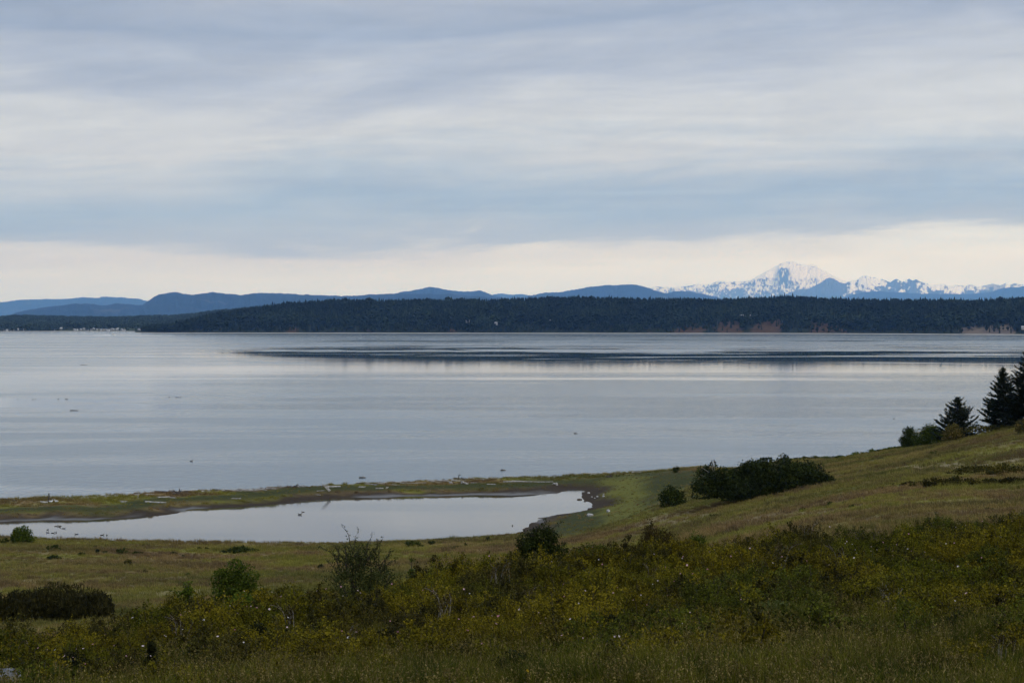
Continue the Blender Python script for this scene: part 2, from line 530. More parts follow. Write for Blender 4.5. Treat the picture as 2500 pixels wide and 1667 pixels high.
M_SEA = water_mat('sea_water', (0.045, 0.078, 0.092))
M_POND = water_mat('pond_water', (0.020, 0.022, 0.018), False)

# ------------------------------------------------------------------ near ground (metres; +Y is the view)
ST = 1.0
GX = np.arange(-270, 270 + ST, ST)
GY = np.arange(-26, 440 + ST, ST)
XX, YY = np.meshgrid(GX, GY)


def zz(py, d):
    return CAM_Z - (py - HY) / FPX * d


def colprof(pairs, tail):
    """(py, d, drop) for what the photo shows on the hillside, then plain (d, z)"""
    out = [(-30.0, 29.2), (0.0, 28.3)]
    for py, d, drop in pairs:
        out.append((d, zz(py, d) - drop))
    return out + tail


near = lambda a, b, c_, e: [(1667, a, .5), (1500, b, .9), (1400, c_, .95)] + e
P = {
    -500: colprof([(1667, 38, .6), (1600, 48, .9), (1560, 58, .9)], [(80, 16), (105, 12), (130, 9.2), (140, 8.9), (185, 5.4), (225, 3.0), (262, 1.5), (460, 1.5)]),
    0: colprof([(1667, 38, .6), (1600, 48, .9), (1560, 58, .9)], [(80, 16), (105, 12), (130, zz(1548, 130)), (140, zz(1516, 140)), (185, zz(1430, 185)), (225, zz(1366, 225)), (262, 1.5), (460, 1.5)]),
    500: colprof([(1667, 34, .6), (1560, 45, .9), (1500, 54, .9), (1470, 62, .9)], [(85, 16.3), (110, 12.5), (140, 9.0), (165, zz(1460, 165)), (205, zz(1400, 205)), (250, zz(1335, 250)), (262, 1.45), (460, 1.5)]),
    850: colprof([(1667, 32, .6), (1560, 42, .9), (1480, 53, .9), (1410, 66, .9)], [(85, 17.3), (110, 13.0), (140, 9.2), (170, 6.6), (205, zz(1390, 205)), (256, 1.5), (460, 1.5)]),
    1250: colprof([(1667, 30, .6), (1500, 48, .9), (1400, 66, .95), (1350, 80, 1.0)], [(110, 14.5), (150, 9.0), (190, 5.5), (222, 3.8), (260, 1.7), (275, 1.3), (460, 1.5)]),
    1450: colprof([(1667, 30, .6), (1500, 46, .9), (1400, 62, .95), (1330, 78, 1.0)], [(100, 17), (130, 12), (165, 8.2), (228, zz(1318, 228)), (262, zz(1290, 262)), (289, 1.25), (330, 1.2), (460, 1.5)]),
    1560: colprof([(1667, 29, .6), (1500, 45, .9), (1400, 61, .95), (1318, 80, 1.0)], [(105, 17), (135, 12.7), (170, 9.6), (205, zz(1310, 205)), (222, zz(1290, 222)), (265, zz(1240, 265)), (310, zz(1190, 310)), (360, 2.0), (385, 1.0), (405, -1.2), (460, -2.0)]),
    1700: colprof([(1667, 29, .6), (1500, 45, .9), (1400, 61, .95), (1310, 80, 1.0)], [(105, 17.3), (135, 13.6), (185, zz(1295, 185)), (215, zz(1260, 215)), (255, zz(1215, 255)), (300, zz(1180, 300)), (345, zz(1150, 345)), (370, 3.0), (390, 0.4), (405, -1.2), (460, -2.0)]),
    2000: colprof([(1667, 28, .6), (1500, 44, .7), (1400, 60, .95), (1290, 82, 1.0)], [(105, 17.6), (140, zz(1275, 140)), (180, zz(1230, 180)), (220, zz(1190, 220)), (265, zz(1150, 265)), (305, zz(1125, 305)), (328, zz(1113, 328)), (350, 4), (365, 0.3), (460, -1)]),
    2250: colprof([(1667, 28, .6), (1500, 43, .7), (1400, 60, .95), (1275, 85, 1.0)], [(105, 18.6), (125, zz(1265, 125)), (175, zz(1200, 175)), (220, zz(1150, 220)), (265, zz(1108, 265)), (300, zz(1083, 300)), (316, 7), (332, 0), (460, -1)]),
    2500: colprof([(1667, 28, .6), (1500, 43, .7), (1400, 60, .95), (1265, 86, 1.0)], [(108, 18.6), (130, zz(1255, 130)), (165, zz(1200, 165)), (205, zz(1124, 205)), (245, zz(1060, 245)), (272, zz(1028, 272)), (288, 13), (305, 3), (318, -1), (460, -1)]),
    3000: colprof([(1667, 28, .6), (1500, 43, .7), (1400, 60, .95), (1262, 86, 1.0)], [(108, 18.8), (130, 17.8), (205, 17.0), (250, 17.8), (270, 18), (290, 13), (307, 3), (320, -1), (460, -1)]),
}
keys = sorted(P)
prof_at = np.stack([np.interp(GY, [q[0] for q in P[k]], [q[1] for q in P[k]]) for k in keys])   # (K, ny)
PXG = 1250 + FPX * XX / np.maximum(YY, 26.0)
kk = np.array(keys, float)
idx = np.clip(np.searchsorted(kk, PXG) - 1, 0, len(kk) - 2)
tt = np.clip((PXG - kk[idx]) / (kk[idx + 1] - kk[idx]), 0, 1)
row = np.arange(len(GY))[:, None] + np.zeros_like(idx)
ZZ = prof_at[idx, row] * (1 - tt) + prof_at[idx + 1, row] * tt


def blur(a, r, it=2):
    for _ in range(it):
        for ax in (0, 1):
            p = np.pad(a, [(r, r) if i == ax else (0, 0) for i in (0, 1)], mode='edge')
            cs = np.cumsum(p, axis=ax)
            cs = np.concatenate([np.zeros_like(np.take(cs, [0], axis=ax)), cs], axis=ax)
            hi = np.take(cs, np.arange(2 * r + 1, cs.shape[ax]), axis=ax)
            lo = np.take(cs, np.arange(0, cs.shape[ax] - 2 * r - 1), axis=ax)
            a = (hi - lo) / (2 * r + 1)
    return a


ZZ = np.where(YY > 40, blur(ZZ, 3), blur(ZZ, 1))

# pond outline: pixel rows on the pond's own level
POND_Z = 0.6
pond_px = [(-330, 1280), (-120, 1277), (0, 1274), (77, 1272), (100, 1269), (200, 1270), (250, 1267), (300, 1266), (357, 1261), (415, 1255), (440, 1249),
           (471, 1242), (530, 1240), (607, 1236), (690, 1230), (750, 1223), (839, 1215), (930, 1215), (1008, 1211), (1080, 1210), (1151, 1208), (1250, 1209),
           (1348, 1205), (1380, 1199), (1396, 1195), (1417, 1194), (1425, 1200), (1414, 1208), (1416, 1217), (1436, 1225), (1444, 1232),
           (1434, 1241), (1401, 1250), (1344, 1257), (1319, 1264), (1285, 1284), (1262, 1304), (1116, 1320), (973, 1327), (840, 1331), (536, 1328),
           (393, 1325), (250, 1322), (89, 1316), (0, 1314), (-150, 1312), (-330, 1310)]
pond = []
for px, py in pond_px:
    u, v = ray(px, py)
    d = (CAM_Z - POND_Z) / -v
    pond.append((u * d, d))
pond = np.array(pond)
# a less even bank line
dense = []
for i in range(len(pond)):
    a, b = pond[i], pond[(i + 1) % len(pond)]
    k = max(2, int(np.linalg.norm(b - a) / 1.2))
    for t in np.arange(k) / k:
        dense.append(a + (b - a) * t)
pond = np.array(dense)
pond = pond + np.stack([fbm(pond[:, 0] * .45, pond[:, 1] * .45, 5) - .5, fbm(pond[:, 0] * .45, pond[:, 1] * .45, 9) - .5], 1) * 1.8


def sdf_poly(x, y, poly):
    """signed distance, negative inside"""
    dmin = np.full(x.shape, 1e9); ins = np.zeros(x.shape, bool)
    for i in range(len(poly)):
        a, b = poly[i], poly[(i + 1) % len(poly)]
        ex, ey = b - a
        wx, wy = x - a[0], y - a[1]
        t = np.clip((wx * ex + wy * ey) / (ex * ex + ey * ey + 1e-9), 0, 1)
        dmin = np.minimum(dmin, (wx - ex * t) ** 2 + (wy - ey * t) ** 2)
        cond = (a[1] > y) != (b[1] > y)
        with np.errstate(divide='ignore', invalid='ignore'):
            xi = (b[0] - a[0]) * (y - a[1]) / (b[1] - a[1]) + a[0]
        ins ^= cond & (x < xi)
    return np.where(ins, -1, 1) * np.sqrt(dmin)


box = (YY > 235) & (XX < 60) & (YY < 380)
SD = np.full(XX.shape, 900.0)
SD[box] = sdf_poly(XX[box], YY[box], pond)

# crest of the spit and the beach behind it
crest_px = [-500, 0, 250, 357, 446, 571, 714, 840, 1008, 1151, 1366, 1544, 1616, 1700]
crest_py = [1228, 1220, 1208, 1205, 1202, 1199, 1191, 1186, 1178, 1170.5, 1163, 1155, 1151, 1146]
d_cr = np.array([28.4 / ((py - HY) / FPX) for py in crest_py])
DCR = np.interp(PXG, crest_px, d_cr)
DCR = DCR + (fbm(XX * .06, XX * 0 + 3, 21) - .5) * 5
spit = sstep(1760, 1600, PXG)
over = YY - DCR
zspit = 1.6 - sstep(1, 16, over) * 3.4
ZZ = np.where(spit > 0, ZZ * (1 - spit * sstep(-6, 2, over)) + zspit * spit * sstep(-6, 2, over), ZZ)
# undulation
land = sstep(0.6, 1.6, ZZ)
ZZ = ZZ + land * ((fbm(XX * .09, YY * .09, 3) - .5) * 0.5 + (fbm(XX * .35, YY * .35, 31) - .5) * 0.22) * np.where(YY < 90, 1.0, 0.8)
hum = sstep(0, 1, spit) * sstep(4, 9, SD) * sstep(280, 300, YY) * sstep(6, -2, over)
ZZ = ZZ + hum * (fbm(XX * .16, YY * .22, 77) - .45) * 0.9
bank_z = POND_Z + 0.02 + np.where(SD < 2.0, SD * .05, .10 + (SD - 2.0) * .22 + np.maximum(SD - 12, 0) ** 2 * .02)
ZZ = np.where(SD < 0, np.maximum(POND_Z - .04 + SD * .12, 0.05), np.minimum(ZZ, bank_z))
ZZ = np.where((SD > 0) & (SD < 40) & (ZZ < POND_Z + .02) & (over < 0), POND_Z + .02 + .02 * np.minimum(SD, 3), ZZ)


def ground(x, y):
    fx = np.clip((np.asarray(x, float) - GX[0]) / ST, 0, len(GX) - 1.001)
    fy = np.clip((np.asarray(y, float) - GY[0]) / ST, 0, len(GY) - 1.001)
    ix = fx.astype(int); iy = fy.astype(int); tx = fx - ix; ty = fy - iy
    return (ZZ[iy, ix] * (1 - tx) + ZZ[iy, ix + 1] * tx) * (1 - ty) + (ZZ[iy + 1, ix] * (1 - tx) + ZZ[iy + 1, ix + 1] * tx) * ty


def samp(A, x, y):
    ix = np.clip(np.rint((np.asarray(x, float) - GX[0]) / ST).astype(int), 0, len(GX) - 1)
    iy = np.clip(np.rint((np.asarray(y, float) - GY[0]) / ST).astype(int), 0, len(GY) - 1)
    return A[iy, ix]


def hit(px, py, dmin=30, dmax=420):
    """where the ray through a photo pixel meets the ground"""
    u, v = ray(px, py)
    d = np.arange(dmin, dmax, 0.5)
    g = ground(u * d, d) - (CAM_Z + v * d)
    w_ = np.where(g > 0)[0]
    dd = d[w_[0]] if len(w_) else dmax
    return u * dd, dd


# ground zones
warp = (fbm(XX * .25, YY * .25, 41) - .5)
MUD = np.where(SD > -3, sstep(5.5, 2.0, SD + warp * 5), 1.0) * (YY > 235)
FLAT = sstep(.50, .58, fbm(XX * .07, YY * .05, 143, 3) + .04) * sstep(2.4, 0.8, SD + warp * 4) * sstep(287, 292, YY + (PXG - 0) * .012) * sstep(1380, 1300, PXG)
LAWN = sstep(26, 17, SD + warp * 8) * sstep(2, 5, SD) * sstep(1240, 1330, PXG) * (YY > 235) * sstep(-2, -12, over)
LAWN = np.maximum(LAWN, sstep(16, 9, SD + warp * 5) * sstep(284, 300, YY) * sstep(3, 6, SD))
BANK = sstep(1440, 1490, PXG + warp * 60) * sstep(1600, 1545, PXG + warp * 60) * sstep(240, 262, YY) * sstep(365, 345, YY)
BEACH = np.maximum(sstep(0.5, 4, over + warp * 8) * spit, sstep(1.0, 0.3, ZZ) * (YY > 300) * (SD > 8))
def track(pxs, pys, half):
    m_ = np.zeros(XX.shape)
    pts_ = np.array([hit(a, b, 100) for a, b in zip(pxs, pys)])
    for a, b in zip(pts_[:-1], pts_[1:]):
        e = b - a
        t_ = np.clip(((XX - a[0]) * e[0] + (YY - a[1]) * e[1]) / (e @ e + 1e-9), 0, 1)
        dd = np.hypot(XX - a[0] - e[0] * t_, YY - a[1] - e[1] * t_)
        m_ = np.maximum(m_, sstep(half, half * .4, dd + warp * half * 1.6))
    return m_


STRAW = np.maximum.reduce([track([2215, 2260, 2340, 2420, 2500, 2560], [1139, 1142, 1143, 1133, 1122, 1116], 2.2), track([1560, 1640, 1720], [1278, 1268, 1262], 4.0) * .7,
                           track([60, 300, 470], [1418, 1412, 1408], 4.0) * .6, track([250, 420, 520], [1448, 1445, 1440], 5.0) * .55, track([1750, 1950, 2150, 2350], [1275, 1258, 1244, 1222], 3.5) * .6])
far_edge_px = [-500, 0, 500, 850, 1250, 1450, 1700, 2000, 2250, 2500, 3000]
far_edge_d = [60, 60, 65, 69, 83, 81, 83, 86, 89, 91, 92]
near_edge_d = [38, 38, 43, 45, 42, 43, 46, 52, 50, 49, 48]
FE = np.interp(PXG, far_edge_px, far_edge_d)
NE = np.interp(PXG, far_edge_px, near_edge_d)
THICK = sstep(4, 0, YY - FE + warp * 5) * sstep(-3, 3, YY - NE + warp * 18)
V = np.stack([XX, YY, ZZ], -1).reshape(-1, 3)
ny, nx = XX.shape
I = np.arange(ny * nx).reshape(ny, nx)
Fq = np.stack([I[:-1, :-1], I[:-1, 1:], I[1:, 1:], I[1:, :-1]], -1).reshape(-1, 4)
me = mk_mesh('ground', V, [Fq], [M_GROUND], smooth=True)
for nm, A in (('mud', MUD), ('flat', FLAT), ('lawn', LAWN), ('bank', BANK), ('straw', STRAW), ('beach', BEACH), ('litter', np.maximum(THICK, sstep(70, 45, YY) * .8))):
    fattr(me, nm, A.ravel())
obj('ground', me, kind='structure')

# pond surface
cx, cy = pond.mean(0)
nrm_p = np.roll(pond, -1, 0) - np.roll(pond, 1, 0)
nrm_p = unit(np.stack([nrm_p[:, 1], -nrm_p[:, 0]], 1))
area = 0.5 * np.sum(pond[:, 0] * np.roll(pond[:, 1], -1) - np.roll(pond[:, 0], -1) * pond[:, 1])
off = pond + nrm_p * (1.0 if area > 0 else -1.0) * 1.6
pm = bpy.data.meshes.new('pond')
pm.from_pydata([(a, b, POND_Z) for a, b in off], [], [list(range(len(off)))])
pm.materials.append(M_POND)
obj('pond', pm, kind='structure')

# sea
sv = [(-90000, 200, 0), (90000, 200, 0), (90000, 120000, 0), (-90000, 120000, 0)]
sm = mk_mesh('sea', sv, [np.array([[0, 1, 2, 3]])], [M_SEA])
obj('sea', sm, kind='structure')

# ------------------------------------------------------------------ far land
M_HILL, n = new_mat('wooded_hill')
pos = n.n('ShaderNodeNewGeometry').outputs['Position']
f = n.noise(n.vmath('MULTIPLY', pos, (1, 1, 2.0)), 0.012, 5, 0.7)
f2 = n.noise(pos, 0.0016, 3, 0.6)
c = n.ramp(f, [(0.32, (0.002, 0.006, 0.005)), (0.55, (0.007, 0.013, 0.009)), (0.72, (0.016, 0.022, 0.014))])
c = n.mix(n.maprange(f2, 0.60, 0.72), c, (0.045, 0.045, 0.032))
finish(n, c, 0.95, 0.05)

M_MOUNT, n = new_mat('snowy_mountain')
at = lambda q: n.n('ShaderNodeAttribute', attribute_name=q).outputs['Fac']
pos = n.n('ShaderNodeNewGeometry').outputs['Position']
rock = n.mix(n.noise(pos, 0.004, 4, 0.6), (0.030, 0.032, 0.034), (0.085, 0.080, 0.078))
low = n.mix(n.noise(pos, 0.003, 4, 0.6), (0.010, 0.016, 0.012), (0.026, 0.034, 0.022))
c = n.mix(at('wood'), rock, low)
c = n.mix(n.maprange(at('snow'), 0.22, 0.80), c, (0.86, 0.86, 0.85))
finish(n, c, 0.9, 0.1)

M_FARSHORE, n = new_mat('far_shore_ground')
at = lambda q: n.n('ShaderNodeAttribute', attribute_name=q).outputs['Fac']
pos = n.n('ShaderNodeNewGeometry').outputs['Position']
c = n.mix(n.noise(pos, 0.02, 5, 0.7), (0.010, 0.014, 0.008), (0.026, 0.030, 0.014))
c = n.mix(at('field'), c, n.mix(n.noise(pos, 0.01, 4, 0.6), (0.028, 0.038, 0.020), (0.060, 0.070, 0.035)))
c = n.mix(at('bare'), c, n.mix(n.noise(n.vmath('MULTIPLY', pos, (1, 1, 3)), 0.05, 5, 0.7), (0.028, 0.018, 0.011), (0.10, 0.062, 0.036)))
c = n.mix(at('quarry'), c, n.mix(n.noise(n.vmath('MULTIPLY', pos, (1, 1, 4)), 0.05, 5, 0.7), (0.06, 0.048, 0.036), (0.19, 0.15, 0.115)))
c = n.mix(at('sand'), c, n.mix(n.noise(pos, 0.03, 4, 0.6), (0.20, 0.19, 0.17), (0.46, 0.44, 0.40)))
finish(n, c, 0.95, 0.05)


def fan_grid(px, t, d0):
    """a strip of land that follows the coast: px gives bearing, t metres behind the line d0(px)"""
    PX, T = np.meshgrid(px, t)
    D = d0[None, :] + T
    return PX, T, D, (PX - 1250) / FPX * D


def grid_mesh(name, X, Y, Z, mat, smooth=True):
    ny, nx = X.shape
    I = np.arange(ny * nx).reshape(ny, nx)
    F = np.stack([I[:-1, :-1], I[:-1, 1:], I[1:, 1:], I[1:, :-1]], -1).reshape(-1, 4)
    return mk_mesh(name, np.stack([X, Y, Z], -1).reshape(-1, 3), [F], [mat], smooth=smooth)


def hill(name, prof, d0, front, back, step=1.6, jag=1.1, seed=0, label=None, spur=0.35):
    q = np.array(prof, float)
    px = np.arange(q[0, 0], q[-1, 0] + .1, step)
    # rounded profile + tree-top roughness
    py = np.interp(px, q[:, 0], q[:, 1])
    k = np.ones(5) / 5
    py = np.convolve(np.pad(py, 2, mode='edge'), k, 'valid')
    py = py - (fbm(px * .30, px * 0, seed + 4, 3) - .5) * 2 * jag - (vnoise(px * .06, px * 0, seed + 9) - .5) * 2
    t = np.concatenate([-front * np.linspace(1, 0, 34) ** 1.25, back * np.linspace(0.12, 1, 8)])
    PX, T, D, X = fan_grid(px, t, np.full(len(px), float(d0)))
    zc = np.maximum(CAM_Z + (HY - py) / FPX * d0, 2.0)[None, :]
    sp = fbm(PX * .035, T / front * 2.2, seed, 4)
    a = np.where(T < 0, -T / front, T / back)
    a = np.clip(a * (1 + spur * 2 * (sp - .5)), 0, 1)
    prof_t = (0.5 + 0.5 * np.cos(a * math.pi)) ** 0.9
    Z = zc * prof_t * (1 - .18 * (1 - fbm(PX * .07, T / front * 4, seed + 50)) * np.sin(np.clip(a, 0, 1) * math.pi)) - 4 * (a >= 1)
    return obj(name, grid_mesh(name, X, D, Z, M_HILL), kind='structure')


hill('hill', [(-450, 752), (-200, 745), (0, 738), (54, 732), (107, 730), (171, 729), (207, 725), (239, 728), (250, 724), (296, 726), (343, 730), (357, 734), (420, 745), (520, 770)], 52000, 4500, 3000, seed=11)
hill('hill', [(-60, 790), (32, 766), (71, 755), (125, 748), (171, 742), (214, 741), (250, 745), (286, 741), (339, 744), (400, 742), (470, 750), (560, 765)], 27000, 2800, 2000, seed=23)
hill('hill', [(300, 772), (336, 752), (354, 739), (375, 725), (396, 716), (429, 713), (471, 720), (525, 713), (557, 717), (589, 720), (636, 715), (696, 717), (786, 721), (862, 722.5), (901, 719), (973, 717), (1100, 718), (1180, 725), (1240, 733), (1320, 750)], 29000, 3600, 2500, seed=37)
hill('hill', [(880, 735), (940, 722), (973, 714), (1026, 706), (1051, 700), (1073, 703), (1094, 708.5), (1133, 712), (1173, 709), (1187, 714), (1205, 721), (1230, 728), (1290, 745)], 38000, 3600, 2500, seed=41)
hill('hill', [(1240, 742), (1298, 722), (1330, 715), (1373, 712), (1419, 704), (1466, 697), (1509, 695), (1544, 694.6), (1573, 700), (1598, 708.5), (1623, 715), (1690, 730)], 40000, 3600, 2600, seed=53)
hill('hill', [(1590, 735), (1628, 716), (1647, 711), (1668, 710), (1691, 712), (1717, 718), (1749, 726), (1800, 738)], 45000, 3000, 2200, seed=61)
hill('hill', [(2000, 742), (2064, 725), (2106, 713), (2138, 711), (2191, 713.5), (2255, 717), (2298, 717), (2361, 718), (2415, 713.5), (2446, 704), (2500, 698.7), (2600, 694), (2800, 700), (3000, 715)], 60000, 6000, 4000, seed=67, jag=.35)
hill('hill', [(1150, 745), (1205, 719), (1225, 716), (1251, 720), (1276, 718), (1298, 722), (1350, 735)], 58000, 5000, 4000, seed=71, jag=.4)


def mountain(name, prof, d0, front, back, p0, p1, seed, snow_fn, step=1.2, nt=90, sub=()):
    q = np.array(prof, float)
    px = np.arange(p0, p1, step)
    py = np.interp(px, q[:, 0], q[:, 1]) - (fbm(px * .35, px * 0, seed, 3) - .5) * 1.6
    t = np.concatenate([-front * np.linspace(1, 0, nt), back * np.linspace(0.06, 1, 14)])
    PX, T, D, X = fan_grid(px, t, np.full(len(px), float(d0)))
    zc = np.maximum(CAM_Z + (HY - py) / FPX * d0, 60.0)[None, :]
    a = np.where(T < 0, -T / front, T / back)
    rid = 1 - np.abs(2 * fbm(PX * .028 + a * 1.3, a * 1.1, seed + 3, 4) - 1)      # spurs running downhill
    rid2 = 1 - np.abs(2 * fbm(PX * .075, a * 3.5, seed + 8, 4) - 1)
    fall = np.clip(1 - a, 0, 1) ** 1.25
    Z = zc * fall
    Z = Z + zc * 0.55 * np.clip(a, 0, 1) ** .8 * np.clip(1 - a, 0, 1) * (rid - .55) * 1.6
    Z = Z + zc * 0.16 * np.clip(a * 4, 0, 1) * np.clip(1 - a, 0, 1) * (rid2 - .5)
    for (cpx, cpy, wpx, tf, tw) in sub:
        dd = d0 - tf * front
        zs = CAM_Z + (HY - cpy) / FPX * dd
        g = np.clip(1 - np.sqrt(((PX - cpx) / wpx) ** 2 + ((T + tf * front) / (tw * front)) ** 2), 0, 1)
        g = g * (0.75 + .5 * rid2)
        Z = np.maximum(Z, zs * np.clip(g * 1.25, 0, 1) ** .75 * (1 - .1 * (1 - rid2)))
    lim = np.maximum((CAM_Z + (HY - py) / FPX * d0)[None, :] * (D / d0), 60)
    Z = np.where(T < 0, np.minimum(Z, np.maximum(lim, Z * 0 + 0) + 40 * (rid2 - .5)), Z)
    for (cpx, cpy, wpx, tf, tw) in sub:
        pass
    Z = np.maximum(Z, 0) - 5 * (a >= 1)
    m = grid_mesh(name, X, D, Z, M_MOUNT)
    PYv = HY - (Z - CAM_Z) / D * FPX            # how high it stands seen from the island: altitude per distance
    snow, wood = snow_fn(PX, PYv, a, rid, rid2, Z)
    fattr(m, 'snow', snow.ravel()); fattr(m, 'wood', wood.ravel())
    return obj(name, m, kind='structure')


def baker_snow(PX, PYv, a, rid, rid2, Z):
    nz = fbm(PX * .11, Z / 130.0, 91, 4)
    alt = Z
    s = sstep(900, 1750, alt + (nz - .5) * 1500 + (rid - .6) * 500)
    # dark buttes under the left shoulder, ribs lower down
    nf = fbm(PX * .30 + Z / 400., Z / 75.0, 33, 3)
    but = np.exp(-((PX - 1912 - (PYv - 653) * .05) / (9 + (PYv - 650) * .42).clip(5, 40)) ** 2) * sstep(651, 657, PYv) * sstep(706, 692, PYv)
    rib = sstep(.52, .62, nz * .55 + nf * .45) * sstep(2300, 1300, alt)
    arm = np.exp(-((PYv - (690 - (PX - 1840) * .30)) / 5.5) ** 2) * sstep(1812, 1830, PX) * sstep(1888, 1868, PX)
    arm2 = np.exp(-((PX - 1985) / 13) ** 2) * np.exp(-((PYv - 686) / 8) ** 2)
    r = np.maximum.reduce([but * sstep(.36, .52, nf * .7 + nz * .3 + .04), rib * .9, arm * sstep(.40, .52, nf), arm2 * sstep(.40, .52, nf)])
    top = sstep(.70, .76, fbm(PX * .3, Z / 60., 17, 3)) * sstep(2000, 2500, alt) * .9
    return np.clip(s * (1 - np.maximum(r, top) * 1.25), 0, 1), sstep(1300, 700, alt + (nz - .5) * 400)


def sister_snow(PX, PYv, a, rid, rid2, Z):
    nz = fbm(PX * .10, Z / 140.0, 191, 4)
    g = fbm(PX * .035, Z / 700.0, 57, 2)
    s = sstep(950, 1250, Z + (nz - .5) * 900)
    dark = sstep(2068, 2046, PX)
    nf = fbm(PX * .28 + Z / 500., Z / 80., 133, 3)
    face = sstep(.49, .61, nz * .35 + g * .35 + nf * .3 + .05 * rid2)
    s = s * np.clip(face * (1 - .78 * dark) + sstep(2250, 2300, PX) * .45, 0, 1)
    return s, sstep(1150, 800, Z + (nz - .5) * 400)


baker = [(1480, 716), (1560, 706), (1600, 700), (1642, 701), (1685, 697.6), (1706, 692), (1721, 696), (1736, 693), (1755, 685.5), (1781, 687.6), (1812, 687), (1834, 683), (1851, 673), (1876, 659),
         (1898, 647.6), (1921, 637.4), (1940, 638.7), (1957, 646), (1972, 647.6), (1983, 645), (1993, 648.7), (2014, 661.5), (2036, 673), (2057, 684), (2078, 690), (2110, 694), (2200, 705), (2300, 716)]
mountain('mountain', baker, 92000, 9000, 7000, 1480, 2300, 5, baker_snow, sub=((1913, 653, 46, .30, .30), (1846, 679, 40, .22, .2), (1985, 676, 30, .30, .22)))
sis = [(1880, 740), (1923, 716), (1951, 707), (1974, 705), (2004, 690), (2017, 680.5), (2025, 678), (2036, 680.6), (2051, 690), (2064, 692), (2076, 685.5), (2093, 683), (2106, 673), (2116, 671.7), (2123, 676),
       (2136, 677), (2149, 683), (2154, 679.5), (2162, 685), (2174, 689), (2181, 684), (2189, 680), (2201, 687.6), (2212, 685), (2219, 680), (2228, 685.5), (2237, 681.6), (2244, 686), (2259, 690), (2274, 696),
       (2289, 694), (2304, 693), (2315, 699), (2334, 696), (2351, 698), (2371, 693), (2380, 698), (2395, 698.7), (2408, 695.5), (2427, 692.7), (2442, 696.5), (2456, 690.8), (2466, 695), (2478, 691), (2493, 695),
       (2510, 692), (2540, 698), (2565, 693), (2600, 700), (2640, 694), (2700, 702), (2800, 698), (2900, 712)]
mountain('mountain', sis, 78000, 7000, 5000, 1880, 2900, 15, sister_snow)

# the island across the water
top_px = np.array([330, 400, 418, 429, 453, 500, 586, 643, 714, 786, 840, 919, 1044, 1187, 1276, 1401, 1544, 1670, 1760, 1880, 1920, 2000, 2120, 2239, 2359, 2439, 2500, 2620, 2800, 3100], float)
top_py = np.array([812, 806, 798, 788, 780, 768, 753, 744, 736, 732, 729, 731, 729, 729, 726, 723, 726, 727, 729, 723, 720, 726, 729, 730, 731, 729, 725, 722, 726, 730], float)
shore_d = lambda px: np.interp(px, [300, 418, 900, 2000, 2300, 2600, 3100], [4640, 4470, 4420, 4300, 4060, 3930, 3850])
TREE_H = 22.0
RIDGE = 560.0


def far_island_z(PX, T):
    d = shore_d(PX) + RIDGE
    zc = np.maximum(CAM_Z + (HY - np.interp(PX, top_px, top_py)) / FPX * d - TREE_H, 1.5)
    zc = zc * 1.0
    bluff = np.minimum(zc, 7 + 9 * fbm(PX * .02, PX * 0, 7))
    b = sstep(14, 60 + 50 * fbm(PX * .03, PX * 0 + 5, 8), T)
    a = np.clip((T - 30) / (RIDGE - 30), 0, 1)
    z = 0.4 + sstep(-4, 16, T) * .9 + bluff * b * .8 + (zc - bluff * .8 - 1.3).clip(0) * np.sin(a * math.pi / 2) ** 1.1
    z = z + (fbm(PX * .05, T * .01, 29) - .5) * 9 * a * (1 - a) * 2
    z = np.where(T > RIDGE, z * (1 - sstep(RIDGE + 150, RIDGE + 700, T)), z)
    return np.where(T < 0, T * .06, z)


px = np.arange(330, 3100, 4.0)
t = np.concatenate([np.array([-30, -8, 0, 6, 12, 18, 25, 35, 45, 55, 65, 80, 95, 110, 130, 150]), np.arange(175, RIDGE + 760, 30)])
PX, T, D, X = fan_grid(px, t, shore_d(px))
Zf = far_island_z(PX, T)
# eroding bluffs: (px from, px to, height reached up the slope in photo rows)
bare_spots = [(1700, 1722, 797), (1752, 1800, 782), (1790, 1812, 795), (1862, 1905, 779), (1840, 1868, 797), (1984, 2006, 790), (2008, 2030, 789), (2048, 2058, 800), (1650, 1710, 800), (705, 722, 794), (1100, 1115, 806), (895, 905, 807), (1585, 1590, 805)]
quarry_spots = [(2352, 2450, 797), (2446, 2475, 792)]


def bare_mask(PX, PYv, spots, seed):
    m = np.zeros(PX.shape)
    wob = (fbm(PX * .08, PYv * .2, seed, 3) - .5)
    for a, b, top in spots:
        m = np.maximum(m, sstep(a - 3, a + 3, PX + wob * 40) * sstep(b + 3, b - 3, PX + wob * 40) * sstep(top - 2, top + 2, PYv + wob * 26))
    return m


PYf = HY - (Zf - CAM_Z) / D * FPX
bare = bare_mask(PX, PYf, bare_spots, 3) * (T < 330)
quarry = bare_mask(PX, PYf, quarry_spots, 8) * (T < 330)
m = grid_mesh('far_island', X, D, Zf, M_FARSHORE)
fattr(m, 'bare', bare.ravel()); fattr(m, 'quarry', quarry.ravel())
fattr(m, 'sand', (sstep(22, 10, T) * (T > -9)).ravel()); fattr(m, 'field', np.zeros(Zf.size))
obj('far_island', m, kind='structure')

# the low shore with the village further left
low_px = np.array([-600, 0, 36, 107, 179, 286, 357, 429, 464, 518, 600, 700], float)
low_py = np.array([770, 771, 768, 768.6, 771, 772, 769, 767.5, 765, 757, 750, 748], float)
low_shore = lambda px: np.interp(px, [-600, 0, 140, 300, 420, 700], [4900, 4980, 5060, 5040, 4900, 4850])
LRIDGE = 2900.0


